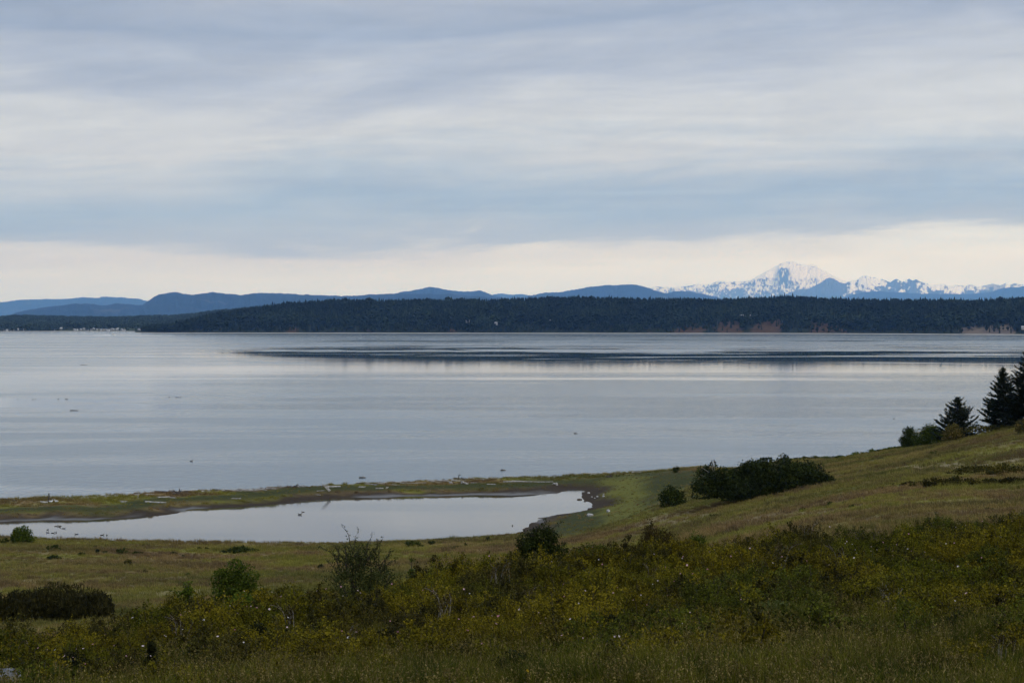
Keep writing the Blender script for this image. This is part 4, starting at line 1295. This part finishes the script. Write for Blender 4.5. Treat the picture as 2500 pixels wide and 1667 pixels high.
def flower(seed, r=.034, petals=5, mat=None):
    rng = np.random.default_rng(seed)
    mb = MB()
    for i in range(petals):
        a = i * 2 * math.pi / petals + rng.normal() * .08
        w_ = 2.3 * math.pi / petals / 2
        f = lambda q, rad, h: (math.cos(q) * rad, math.sin(q) * rad, h)
        mb.add([f(a, .1 * r, 0), f(a - w_, .8 * r, .25 * r), f(a, r, .4 * r), f(a + w_, .8 * r, .25 * r)], [(0, 1, 2, 3)])
    return mb.mesh('rose_flower', [mat])


M_PETAL, n = new_mat('rose_petal')
c = n.ramp(n.n('ShaderNodeObjectInfo').outputs['Random'], [(0, (0.42, 0.16, 0.22)), (.45, (0.55, 0.34, 0.38)), (.75, (0.62, 0.52, 0.53)), (1, (0.72, 0.67, 0.65))])
finish(n, c, .7, .2, transl=.3)
fl_c = proto_coll('rose_flower', [flower(i, .022 + .004 * i, 5, M_PETAL) for i in range(4)])
inside = np.where((y > 40) & (y < 93) & (sc > .5))[0]
fi = RNG.choice(inside, 1100)
cl = fbm(x[fi] * .3, y[fi] * .3, 8, 2)
fi = fi[RNG.uniform(size=len(fi)) < sstep(.3, .62, cl)]
k = len(fi)
fp = pts[fi] + np.stack([RNG.normal(size=k) * .28, RNG.uniform(-.75, .1, k), np.zeros(k)], 1) * sc[fi][:, None]
fp[:, 2] = ground(fp[:, 0], fp[:, 1]) + sc[fi] * RNG.uniform(.85, 1.12, k)
fs = RNG.uniform(.45, 1.25, k)
scatter('rose_flowers', fp, np.stack([RNG.uniform(.1, 1.1, k), RNG.uniform(-.6, .6, k), RNG.uniform(-.7, .7, k)], 1), np.stack([fs, fs, fs], 1), RNG.integers(0, 4, k), fl_c, 4, parent=rose_o)


def grass_clump(seed, blades, h, spread, w_, heads=0, mat=None, droop=.5):
    rng = np.random.default_rng(seed)
    mb = MB()
    for i in range(blades):
        a = rng.uniform(0, 6.28); r = spread * math.sqrt(rng.uniform())
        b0 = np.array([math.cos(a) * r, math.sin(a) * r, -.03])
        ln = h * rng.uniform(.55, 1.15)
        dr = np.array([math.cos(a + rng.normal() * .8), math.sin(a + rng.normal() * .8), 0]) * ln * droop * rng.uniform(.2, 1)
        s1 = np.array([-dr[1], dr[0], 0]); s1 = s1 / (np.linalg.norm(s1) + 1e-6) * w_ * .5
        m_ = b0 + dr * .3 + [0, 0, ln * .6]; tp = b0 + dr + [0, 0, ln * rng.uniform(.85, 1.0)]
        mb.add([b0 - s1, b0 + s1, m_ + s1 * .8, m_ - s1 * .8], [(0, 1, 2, 3)], 0)
        mb.add([m_ - s1 * .8, m_ + s1 * .8, tp], [(0, 1, 2)], 0)
        if i < heads:
            q = unit(tp - m_); hl = rng.uniform(.03, .07) * (h / .6)
            e = tp + q * hl * .3
            mb.add([e - q * hl * .5, e + s1 / (w_ * .5) * .006, e + q * hl * .6, e - s1 / (w_ * .5) * .006], [(0, 1, 2, 3)], 1)
    return mb.mesh('grass_clump', [mat, M_SEED])


tall_c = proto_coll('tall_grass_clump', [grass_clump(i, 60, .40 + .06 * i, .26, .007, 3 + 4 * i, M_TALLGRASS, .8) for i in range(5)])
def stem_clump(seed, n_, h):
    rng = np.random.default_rng(seed)
    mb = MB()
    for i in range(n_):
        a = rng.uniform(0, 6.28); b0 = np.array([rng.normal() * .12, rng.normal() * .12, -.03])
        ln = h * rng.uniform(.7, 1.1); lean = np.array([math.cos(a), math.sin(a), 0]) * ln * rng.uniform(.05, .4)
        t = np.linspace(0, 1, 5)[:, None]
        pts = b0 + lean * t ** 2 + np.array([0, 0, 1.0]) * ln * t
        tube(mb, pts, np.linspace(.0035, .002, 5), 3, 0, False)
        q = unit(pts[-1] - pts[-2])
        for k_ in range(7):
            e = pts[-1] + q * (.02 * k_ - .05) + rng.normal(size=3) * .010
            V_, Q_ = leaf_quads(rng, e[None], .022, None, 2.4)
            mb.add(V_, Q_, 1)
    return mb.mesh('grass_stems', [M_TALLGRASS, M_SEED])


stem_c = proto_coll('grass_stems', [stem_clump(80 + i, 9, .62 + .07 * i) for i in range(4)])
px, x, y = wedge(8300, -1000, 3500, 23, 60, RNG)
keep = RNG.uniform(size=len(x)) < (1 - .8 * samp(THICK, x, y)) * sstep(.42, .62, fbm(x * .5, y * .5, 211, 3)) * sstep(62, 44, y)
x, y = x[keep], y[keep]
k = len(x)
sc = RNG.uniform(.6, 1.1, k)
scatter('seeding_grass', np.stack([x, y, ground(x, y)], 1), np.stack([RNG.uniform(-.2, .2, k), RNG.uniform(-.2, .2, k), RNG.uniform(0, 6.28, k)], 1), np.stack([sc, sc, sc], 1), RNG.integers(0, 4, k), stem_c, 4,
        label='arching straw-coloured seed stems standing above the hilltop grass', cat='grass')
px, x, y = wedge(42000, -1000, 3500, 23, 62, RNG)
th = samp(THICK, x, y)
dn = fbm(x * .35, y * .35, 71, 3)
keep = RNG.uniform(size=len(x)) < (1 - .88 * th) * (.25 + .75 * sstep(.34, .56, dn)) * sstep(64, 50, y)
x, y, dn = x[keep], y[keep], dn[keep]
k = len(x)
sc = RNG.uniform(.5, 1.15, k) * (.32 + .88 * sstep(.36, .62, dn))
scatter('tall_grass', np.stack([x, y, ground(x, y)], 1), np.stack([RNG.uniform(-.15, .15, k), RNG.uniform(-.15, .15, k), RNG.uniform(0, 6.28, k)], 1), np.stack([sc, sc, sc * RNG.uniform(.8, 1.2, k)], 1), RNG.integers(0, 5, k), tall_c, 5,
        label='tall mixed grass with pale seed heads on the crest of the hill', cat='grass')

yel_c = proto_coll('yellow_flower', [flower(40, .026, 7, M_YELLOW), flower(41, .03, 7, M_YELLOW)])
px, x, y = wedge(14, 100, 1900, 32, 46, RNG)
k = len(x)
scatter('yellow_flowers', np.stack([x, y, ground(x, y) + RNG.uniform(.4, .6, k)], 1), np.stack([RNG.uniform(.3, 1, k), RNG.uniform(-.4, .4, k), RNG.uniform(0, 6, k)], 1), np.ones((k, 3)), RNG.integers(0, 2, k), yel_c, 2,
        label='few small yellow flowers in the tall hilltop grass', cat='flowers')

mead_c = proto_coll('meadow_clump', [grass_clump(60 + i, 40, .34 + .04 * i, .42, .030, 0, M_GRASS, .7) for i in range(5)])
px, x, y = wedge(110000, -260, 2800, 88, 392, RNG)
z = ground(x, y)
bad = np.maximum.reduce([samp(MUD, x, y) * .97, samp(FLAT, x, y), samp(LAWN, x, y) * .75, samp(BEACH, x, y) * .93, samp(STRAW, x, y) * .75, (samp(SD, x, y) < 1) * 1.0, (z < .9) * 1.0, samp(THICK, x, y)])
keep = RNG.uniform(size=len(x)) < (1 - bad) * (.45 + .8 * fbm(x * .2, y * .2, 87, 3))
x, y, z = x[keep], y[keep], z[keep]
k = len(x)
sc = RNG.uniform(.6, 1.1, k) * (.5 + 1.0 * fbm(x * .12, y * .12, 47, 3)) * np.where(samp(LAWN, x, y) > .4, .5, 1)
scatter('meadow_grass', np.stack([x, y, z], 1), np.stack([RNG.uniform(-.1, .1, k), RNG.uniform(-.1, .1, k), RNG.uniform(0, 6.28, k)], 1), np.stack([sc, sc, sc * RNG.uniform(.7, 1.25, k)], 1), RNG.integers(0, 5, k), mead_c, 5,
        label='dry tan and green meadow grass around the pond and over the spit', cat='grass')

# ------------------------------------------------------------------ driftwood, rocks, birds, boat, houses
def crest_d(px):
    return float(np.interp(px, crest_px, d_cr))


def log_mesh(rng, L, r, mat, bend=.05, knots=2):
    mb = MB()
    t = np.linspace(-.5, .5, 8)
    pts = np.stack([t * L, np.sin(t * 3 + rng.uniform(0, 3)) * bend * L * .3, np.cos(t * 4 + rng.uniform(0, 3)) * bend * L * .2], 1)
    tube(mb, pts, r * np.linspace(1.1, .7, 8) * rng.uniform(.9, 1.1, 8), 7)
    for i in range(knots):
        p = pts[rng.integers(1, 7)]
        e = p + np.array([rng.normal() * .3, rng.normal() * .4, rng.uniform(.2, .6)]) * r * 4
        tube(mb, [p, (p + e) / 2 + rng.normal(size=3) * r * .3, e], [r * .4, r * .3, r * .12], 5)
    return mb.mesh('driftwood_log', [mat])


def log(px, py=None, L=2.0, r=.14, yaw=0.0, tilt=0.0, mat=None, label=None, group=None, over_=None, name='driftwood_log', lift=None):
    SEED[0] += 1
    rng = np.random.default_rng(SEED[0])
    if py is not None:
        x, d = hit(px, py, 240)
    else:
        d = crest_d(px) + over_; x = (px - 1250) / FPX * d
    z = float(ground(x, d))
    o = obj(name, log_mesh(rng, L, r, mat or M_DRIFT), loc=(x, d, z + (r * .7 if lift is None else lift)), label=label, cat='log', group=group)
    o.rotation_euler = (0, -tilt, yaw)
    return o


for i in range(74):
    px = RNG.uniform(-40, 1560) if i > 12 else RNG.uniform(880, 1260)
    L_, q = RNG.uniform(.8, 4.6), RNG.integers(4)
    size, tone = ('short', 'stout', 'long')[int(L_ > 1.7) + int(L_ > 3.0)], ('grey', 'grey', 'bleached', 'dark')[q]
    log(px, L=L_, r=RNG.uniform(.05, .12), yaw=RNG.normal() * .35 - .1, tilt=RNG.normal() * .04, over_=RNG.uniform(-1.5, 3.5), mat=[M_DRIFT, M_DRIFT, M_DRIFTW, M_DRIFTD][q],
        label='%s %s driftwood log stranded along the beach crest of the spit' % (size, tone), group='%s %s driftwood along the beach crest' % (size, tone))
for i in range(16):
    px = RNG.uniform(20, 1300)
    log(px, L=RNG.uniform(.8, 2.6), r=RNG.uniform(.06, .12), yaw=RNG.normal() * .6, over_=RNG.uniform(-13, -4), mat=[M_DRIFT, M_DRIFTW][RNG.integers(2)],
        label='short grey driftwood piece lying in the grass of the spit', group='driftwood in the spit grass')
log(380, 1228, 3.4, .13, -.12, 0, M_DRIFTW, 'long bleached white log lying across the spit grass')
log(108, 1228, 1.0, .18, .2, 0, M_DRIFTW, 'thick short bleached log beside the upright post')
log(400, 1203, 3.0, .2, .1, 0, M_DRIFTD, 'dark log at the foot of the splayed driftwood stump')
log(813, 1190, 2.6, .16, .15, .05, M_DRIFTW, 'pale log right of the two leaning poles on the spit')
log(1290, 1177, 9.0, .11, .25, 0, M_DRIFT, 'very long thin pale pole lying in the spit grass near the white stump')
log(64, 1214, 5.6, .20, .02, 0, M_DRIFTD, 'long dark log on the beach crest beside the upright post')
log(143, 1208, 3.2, .26, .0, .18, M_DRIFTD, 'big dark brown log raised at one end near the upright post')


def compound(name, px, py, paths, mat, label, cat='driftwood'):
    """upright driftwood drawn as branches: (pixel offsets from its foot) with radii"""
    x, d = hit(px, py, 240)
    z = float(ground(x, d)) - .1
    mb = MB()
    rng = np.random.default_rng(int(px))
    for path, r0, r1 in paths:
        pts = np.array([((a) / FPX * d, (i % 2) * .2 + c_ * .3, b / FPX * d + .05) for i, (a, b, c_) in enumerate([(q + (0,))[:3] for q in path])])
        pts = np.concatenate([np.linspace(pts[i], pts[i + 1], 4, endpoint=(i == len(pts) - 2)) for i in range(len(pts) - 1)])
        pts[1:-1] += rng.normal(size=(len(pts) - 2, 3)) * .02
        tube(mb, pts, np.linspace(r0, r1, len(pts)), 6)
    return obj(name, mb.mesh(name, [mat]), loc=(x, d, z), label=label, cat=cat)


compound('wooden_post', 118, 1227, [(((0, 0), (1, 12), (1.5, 22)), .11, .10)], M_DRIFTD, 'single upright dark weathered post standing on the spit', 'post')
compound('driftwood_stump', 436, 1206, [(((0, 0), (1, 8), (3, 15)), .22, .06), (((0, 0), (4, 7), (7, 9)), .16, .05), (((-2, 0), (-9, 7), (-13, 10), (-15, 6)), .12, .05), (((0, 0), (-4, 5), (-6, 8)), .12, .04), (((-14, 2), (0, 1), (10, 2)), .15, .1)], M_DRIFTD, 'splayed dark root stump on the beach crest', 'stump')
compound('driftwood_poles', 786, 1202, [(((18, 2), (8, 12), (-1, 21)), .12, .08), (((21, 4), (12, 12), (4, 20)), .10, .06)], M_DRIFTW, 'pair of pale poles leaning together on the spit above the pond')
compound('driftwood_snag', 722, 1190, [(((-12, 1), (0, 5), (6, 10)), .14, .04), (((-8, 0), (2, 3), (7, 8)), .12, .04), (((-22, 0), (-21, 6)), .1, .05)], M_DRIFTD, 'dark slanting driftwood snag pointing up from the beach crest')
compound('driftwood_snag', 1119, 1172, [(((0, 0), (1, 8), (2, 14)), .09, .07), (((1, 12), (4, 13), (7, 12)), .07, .03)], M_DRIFTD, 'thin upright snag with a crooked top beside the black root')
compound('driftwood_root', 1131, 1172, [(((-4, 6), (0, 1), (3, 4)), .12, .05), (((0, 0), (1, 6)), .14, .05), (((3, 0), (5, 6)), .08, .04), (((-2, 0), (-4, 9)), .08, .03)], M_DRIFTD, 'black spiky root on the beach crest beside the thin snag', 'root')
compound('driftwood_stump', 1101, 1181, [(((-4, 3), (0, 2), (5, 0)), .28, .16), (((0, 2), (-5, 6)), .12, .05), (((1, 2), (2, 7)), .12, .05)], M_DRIFTW, 'bleached white stump below the thin upright snag', 'stump')
compound('driftwood_stump', 1135, 1182, [(((-8, 6), (0, 3), (8, 0)), .30, .2)], M_DRIFT, 'thick grey log end below the black root', 'stump')
compound('driftwood_stump', 1357, 1184, [(((-6, 4), (0, 4), (4, 0)), .15, .2), (((0, 4), (5, 5)), .12, .06), (((0, 3), (2, 7)), .1, .05), (((-9, 3), (-4, 4)), .06, .05)], M_DRIFTW, 'small white forked stump above the tip of the pond', 'stump')
compound('driftwood_snag', 1488, 1165, [(((-5, 0), (0, 3), (5, 6)), .16, .08), (((3, 2), (4, 12)), .06, .04), (((-9, 2), (8, 3)), .1, .08)], M_DRIFTD, 'dark snag with a thin spike near the right end of the driftwood line')
compound('driftwood_pole', 174, 1218, [(((0, 0), (-5, 8)), .08, .06)], M_DRIFTW, 'short pale leaning pole near the big raised brown log')
compound('driftwood_stump', 336, 1216, [(((0, 0), (1, 7)), .12, .06), (((-3, 0), (0, 3)), .08, .05)], M_DRIFT, 'small grey stump end in the spit grass left of the long white log', 'stump')
compound('driftwood_snag', 355, 1205, [(((2, 0), (-3, 6)), .08, .04)], M_DRIFTD, 'small dark slanting stick on the beach crest left of the splayed stump')
compound('driftwood_stump', 543, 1199, [(((-2, 0), (0, 6), (4, 3)), .12, .06)], M_DRIFTW, 'little bleached arch of driftwood on the beach crest', 'stump')


def rock(x, y, w_, dp, h, mat, label, cat='rock', group=None, seed=1):
    rng = np.random.default_rng(seed)
    nu, nv = 14, 9
    th = np.arange(nu) * 2 * math.pi / nu; ph = np.linspace(-math.pi / 2, math.pi / 2, nv)
    TH, PH = np.meshgrid(th, ph)
    dx, dy, dz = np.cos(PH) * np.cos(TH), np.cos(PH) * np.sin(TH), np.sin(PH)
    r = 1 + .45 * (fbm(dx * 1.7 + 9 + seed, dy * 1.7 + dz * 2.3 + 9, seed, 3) - .5)
    V_ = np.stack([dx * r * w_ / 2, dy * r * dp / 2, dz * r * h * .62 + h * .30], -1).reshape(-1, 3)
    i = np.arange(nv - 1)[:, None] * nu; j = np.arange(nu)[None, :]; j2 = (j + 1) % nu
    F_ = np.stack([i + j, i + j2, i + nu + j2, i + nu + j], -1).reshape(-1, 4)
    return obj('rock', mk_mesh('rock', V_, [F_], [mat]), loc=(x, y, float(ground(x, y))), label=label, cat=cat, group=group)


xr, dr_ = (8 - 1250) / FPX * 38.5, 38.5
rk = rock(xr, dr_, .9, .7, .30, M_ROCKG, 'flat grey weathered rock among the roses in the foreground', seed=4)
rk.location.z = CAM_Z + (HY - 1626) / FPX * 38.5 - .31
x, d = hit(1441, 1260, 240); rock(x, d, 1.0, .8, .48, M_ROCK, 'large pale boulder on the lawn by the pond end', seed=6)
x, d = hit(1485, 1250, 240); rock(x, d, .55, .5, .42, M_ROCK, 'smaller pale boulder on the lawn up from the large one', seed=7)
for i, (px, py, wd) in enumerate(((1458, 1213, .4), (1473, 1213, .45), (1474, 1207, .3), (1445, 1214, .3), (1437, 1205, .5), (1452, 1217, .25))):
    x, d = hit(px, py, 240)
    rock(x, d, wd, wd * .8, wd * .6, M_ROCK, 'small whitish stone on the mud beyond the pond tip', group='small pale stones beyond the pond tip', seed=20 + i)
for i, (px, py, wd) in enumerate(((1415, 1221, .9), (1341, 1258, .4), (1428, 1224, .4))):
    x, d = hit(px, py, 240)
    rock(x, d, wd, wd * .8, wd * .35, M_DRIFTD, 'dark mud clump at the edge of the pond tip', cat='mud', group='mud clumps at the pond tip', seed=40 + i)


def bird_mesh(mat, L=.5, swim=True, bill=None, wing=None):
    mb = MB()
    xs = np.array([-.55, -.42, -.25, 0, .22, .36, .44]) * L
    rs = np.array([.02, .10, .19, .24, .20, .12, .03]) * L
    zs = np.array([.24, .20, .14, .10, .12, .16, .18]) * L + (0 if swim else .25 * L)
    tube(mb, np.stack([xs, xs * 0, zs], 1), rs, 8)
    hz = zs[-2]
    tube(mb, [(.34 * L, 0, hz), (.42 * L, 0, hz + .18 * L), (.46 * L, 0, hz + .30 * L)], [.10 * L, .065 * L, .07 * L], 7)
    tube(mb, [(.36 * L, 0, hz + .34 * L), (.44 * L, 0, hz + .36 * L), (.55 * L, 0, hz + .34 * L), (.60 * L, 0, hz + .32 * L)], [.05 * L, .10 * L, .085 * L, .03 * L], 8)
    tube(mb, [(.57 * L, 0, hz + .32 * L), (.74 * L, 0, hz + .29 * L)], [.035 * L, .015 * L], 5, 1)
    if wing:
        for s in (-1, 1):
            tube(mb, [(.2 * L, s * .17 * L, zs[3] + .05 * L), (-.1 * L, s * .2 * L, zs[3] + .06 * L), (-.5 * L, s * .08 * L, zs[1] + .05 * L)], [.04 * L, .10 * L, .02 * L], 6, 2)
    if not swim:
        for s in (-1, 1):
            tube(mb, [(0, s * .08 * L, .15 * L), (0, s * .08 * L, 0)], [.02 * L, .015 * L], 4, 1)
    return mb.mesh('bird', [mat, bill or mat, wing or mat], True)


duck_m = bird_mesh(M_DUCK, .50)
for i, (px, py) in enumerate(((137, 1284.5), (146, 1284), (146, 1287), (155, 1290), (116, 1293), (117, 1300), (129, 1301), (137, 1300), (187, 1304), (249, 1306), (261, 1306), (732, 1255), (732, 1258), (740, 1250), (1251, 1283))):
    u, v = ray(px, py); d = (CAM_Z - POND_Z) / -v
    o = obj('duck', duck_m, loc=(u * d, d, POND_Z - .04), label='dark duck swimming on the still pond', cat='duck', group='ducks on the pond')
    o.scale = (1, 1, .72)
    o.rotation_euler = (0, 0, RNG.uniform(0, 6.28) if i % 3 else RNG.choice([0, math.pi]))
sea_m = bird_mesh(M_DUCK, .6)
for i, (px, py) in enumerate(((44, 974), (80, 975), (87, 974), (142, 974), (160, 974), (164, 974), (413, 970), (430, 970), (434, 970), (440, 970), (467, 1126), (611, 907), (1986, 945), (2022, 945), (2182, 1022), (1649, 957), (2294, 950), (2292, 947))):
    u, v = ray(px, py); d = CAM_Z / -v
    o = obj('seabird', sea_m, loc=(u * d, d, -.05), label='tiny dark seabird floating out on the open water', cat='bird', group='seabirds floating on the open water')
    o.rotation_euler = (0, 0, RNG.uniform(0, 6.28))
gull_m = bird_mesh(M_GULL, .62, False, M_BILL, M_GULLW)
for px, py, rz in ((124, 1229, .2), (138, 1229, 2.9)):
    x, d = hit(px, py, 240)
    o = obj('gull', gull_m, loc=(x, d, float(ground(x, d)) + .05), label='white gull standing in the spit grass beside the upright post', cat='gull', group='gulls on the spit')
    o.rotation_euler = (0, 0, rz)
crow_m = bird_mesh(M_DUCK, .42, False)
for px, py, rz in ((1734, 1129, .3), (1739.5, 1127.5, 2.8)):
    p = L2(px, py) + np.array([bx, by, bz])
    o = obj('perched_bird', crow_m, loc=tuple(p), label='small dark bird perched on the bare branch above the big thicket', cat='bird', group='birds on the bare branch')
    o.rotation_euler = (0, -.6, rz)
for px, py, L_, lb in ((181, 1002, 2.7, 'dark log floating alone on the open water beyond the spit'), (205, 891, 4.5, 'far drifting dark log on the open water'), (1405, 1058, .9, 'short dark plank adrift on the water in front of the calm reach'), (885, 1166, 1.3, 'small dark stick adrift just off the spit beach'), (1228, 1148, 1.0, 'tiny dark stick adrift off the right part of the spit')):
    u, v = ray(px, py); d = CAM_Z / -v
    rng = np.random.default_rng(int(px))
    o = obj('floating_log', log_mesh(rng, L_, .17, M_DRIFTD, .02, 1), loc=(u * d, d, .02), label=lb, cat='log')
    o.rotation_euler = (0, 0, rng.normal() * .2)

# motor boat under way, with its wake
d = CAM_Z * FPX / (818.5 - HY)
boat = obj('motorboat', None, loc=((277 - 1250) / FPX * d, d, 0), label='small white motorboat under way before the far village', cat='boat')
mb = MB()
xs = np.linspace(-5, 5.6, 9)
half = np.array([1.5, 1.6, 1.65, 1.65, 1.6, 1.45, 1.1, .6, .05])
dk = np.array([1.1, 1.1, 1.1, 1.15, 1.2, 1.3, 1.45, 1.6, 1.75])
rings = np.stack([np.stack([xs, -half, dk], 1), np.stack([xs, -half * .75, xs * 0 - .3], 1), np.stack([xs, half * .75, xs * 0 - .3], 1), np.stack([xs, half, dk], 1)], 1)
V_ = rings.reshape(-1, 3)
Q = []
for i in range(8):
    for j in range(4):
        Q.append((i * 4 + j, i * 4 + (j + 1) % 4, i * 4 + 4 + (j + 1) % 4, i * 4 + 4 + j))
mb.add(V_, Q); mb.add(V_[:4], [(0, 1, 2, 3)])
obj('hull', mb.mesh('hull', [M_WHITE]), boat)
mb = MB(); box_mesh(mb, (-.4, 0, 1.75), (4.2, 2.3, 1.3)); box_mesh(mb, (-.6, 0, 2.75), (2.6, 1.9, .66)); box_mesh(mb, (-.6, 0, 3.13), (3.2, 2.2, .1))
cab = obj('cabin', mb.mesh('cabin', [M_WHITE]), boat)
mb = MB(); box_mesh(mb, (-.4, 0, 1.95), (3.4, 2.34, .5)); box_mesh(mb, (-.6, 0, 2.8), (2.0, 1.94, .36))
obj('window', mb.mesh('window', [M_GLASS]), cab)
mb = MB(); tube(mb, [(-1.2, 0, 3.1), (-1.4, 0, 4.6)], [.06, .03], 5)
obj('mast', mb.mesh('mast', [M_WHITE]), boat)
mb = MB()
rng = np.random.default_rng(4)
for i in range(60):
    q = rng.uniform() ** 1.3
    s = rng.choice([-1, 1]) * (1.0 + q * 2.4) * rng.uniform(.3, 1)
    w_ = rng.uniform(1.0, 3.0)
    c_ = np.array([-4.5 - q * 34, s, 0])
    hgt = (.55 * (1 - q) + .08) * rng.uniform(.5, 1.2)
    mb.add([c_ + [-w_, 0, 0], c_ + [0, -.5, 0], c_ + [w_, 0, 0], c_ + [0, .5, 0], c_ + [0, 0, hgt]], [(0, 1, 4), (1, 2, 4), (2, 3, 4), (3, 0, 4)])
for i in range(12):
    c_ = np.array([5.0 - rng.uniform(0, 3.5), rng.choice([-1, 1]) * rng.uniform(.9, 1.9), 0])
    mb.add([c_ + [-.9, 0, 0], c_ + [0, -.4, 0], c_ + [.9, 0, 0], c_ + [0, .4, 0], c_ + [0, 0, .5]], [(0, 1, 4), (1, 2, 4), (2, 3, 4), (3, 0, 4)])
obj('boat_wake', mb.mesh('boat_wake', [M_FOAM]), loc=tuple(boat.location), kind='stuff', label='white foam wake trailing behind the motorboat', cat='wake')


def house(px, py, wm, hm, dsh, zf, label, group, roof, wall=None, rot=0.0, name='house'):
    """gabled house; wm, hm in metres"""
    d = dsh
    x = (px - 1250) / FPX * d
    z = zf
    o = obj(name, None, loc=(x, d, z), label=label, cat='house', group=group)
    o.rotation_euler = (0, 0, rot)
    dp = wm * .7
    mb = MB(); box_mesh(mb, (0, 0, hm / 2 - 1), (wm, dp, hm + 2))
    rr = dp * .36
    mb.add([(-wm / 2, -dp / 2, hm), (-wm / 2, dp / 2, hm), (-wm / 2, 0, hm + rr)], [(0, 1, 2)]); mb.add([(wm / 2, -dp / 2, hm), (wm / 2, dp / 2, hm), (wm / 2, 0, hm + rr)], [(0, 2, 1)])
    obj('wall', mb.mesh('wall', [wall or M_HOUSE]), o)
    mb = MB(); e = .5
    for s in (-1, 1):
        a = np.array([(-wm / 2 - e, s * (dp / 2 + e), hm - .3), (wm / 2 + e, s * (dp / 2 + e), hm - .3), (wm / 2 + e, 0, hm + rr + .05), (-wm / 2 - e, 0, hm + rr + .05)])
        V_ = np.concatenate([a, a + [0, 0, .3]])
        mb.add(V_, [(0, 1, 2, 3), (4, 5, 6, 7), (0, 1, 5, 4), (1, 2, 6, 5), (2, 3, 7, 6), (3, 0, 4, 7)])
    obj('roof', mb.mesh('roof', [roof]), o)
    mb = MB()
    for q in np.linspace(-.3, .3, 3):
        box_mesh(mb, (q * wm, -dp / 2 - .04, hm * .5), (wm * .14, .1, hm * .4))
    obj('windows', mb.mesh('windows', [M_GLASS]), o)


rng = np.random.default_rng(12)
village = [(9, 5), (18, 8), (26, 6), (34, 5), (42, 11), (60, 4), (134, 6), (148, 12), (182, 8), (188, 6), (198, 6), (213, 5), (223, 6), (237, 5), (247, 6), (252, 4), (258, 6), (265, 7), (272, 7), (277, 5), (285, 6), (291, 5), (298, 7), (304, 5), (340, 8), (365, 12), (372, 6), (404, 6), (205, 5), (229, 5), (244, 5), (274, 6), (288, 5)]
for i, (px, wpx) in enumerate(village):
    T0 = 40 + rng.uniform(0, 60) + (90 if i >= 28 else 0) + (70 if wpx >= 11 else 0)
    d = float(low_shore(px)) + T0
    house(px, 0, max(5, wpx * d / FPX * .8), rng.uniform(2.2, 3.4), d, float(low_z(np.array(px * 1.0), np.array(T0))), 'small pale house with a %s roof in the far shore village' % ('dark' if i % 3 == 0 else 'light'), 'far village houses with %s roofs' % ('dark' if i % 3 == 0 else 'light'),
          M_ROOF if i % 3 == 0 else M_PALEROOF, M_WHITE if i % 8 == 1 else M_HOUSE, rng.normal() * .4)
for px, py, wpx, lb in ((1142, 784, 11, 'lone pale house in a gap of the dark island forest'), (1211, 789, 8, 'small pale house low in the island forest'), (1009, 772, 5, 'tiny pale house high in the island forest'), (1811, 771, 10, 'pale house above the brown eroding bluff'), (1833, 771, 7, 'smaller house next to the one above the brown bluff'), (1344, 783, 4, 'tiny house half hidden in the island forest'), (2497, 798, 9, 'pale house on the shore beyond the pale quarry bank')):
    best = None
    for T0 in np.arange(30, RIDGE, 4.0):
        z = float(far_island_z(np.array(px * 1.0), np.array(T0))); d = float(shore_d(px)) + T0
        pyg = HY - (z + 9 - CAM_Z) / d * FPX
        if best is None or abs(pyg - py) < best[0]:
            best = (abs(pyg - py), d, z)
    house(px, py, wpx * best[1] / FPX * .75, 3.6, best[1] - 6, best[2] + 6, lb, None, M_PALEROOF, M_HOUSE, rng.normal() * .2)

# haze: even blue air from the camera to beyond the snowy range
def haze_box():
    mb = MB()
    box_mesh(mb, (0, 51000, 1648), (110000, 104000, 3304))
    m, n = new_mat('haze_air')
    v = n.n('ShaderNodeVolumePrincipled')
    v.inputs['Color'].default_value = (0.22, 0.48, 1.0, 1)
    v.inputs['Absorption Color'].default_value = (1, 1, 1, 1)
    v.inputs['Density'].default_value = 2.1e-5
    v.inputs['Anisotropy'].default_value = 0.0
    o = n.n('ShaderNodeOutputMaterial')
    n.link(v.outputs[0], o.inputs['Volume'])
    hz = obj('haze', mb.mesh('haze', [m]), kind='stuff', label='thin blue haze in the air over the water', cat='haze')
    return hz


haze_box()
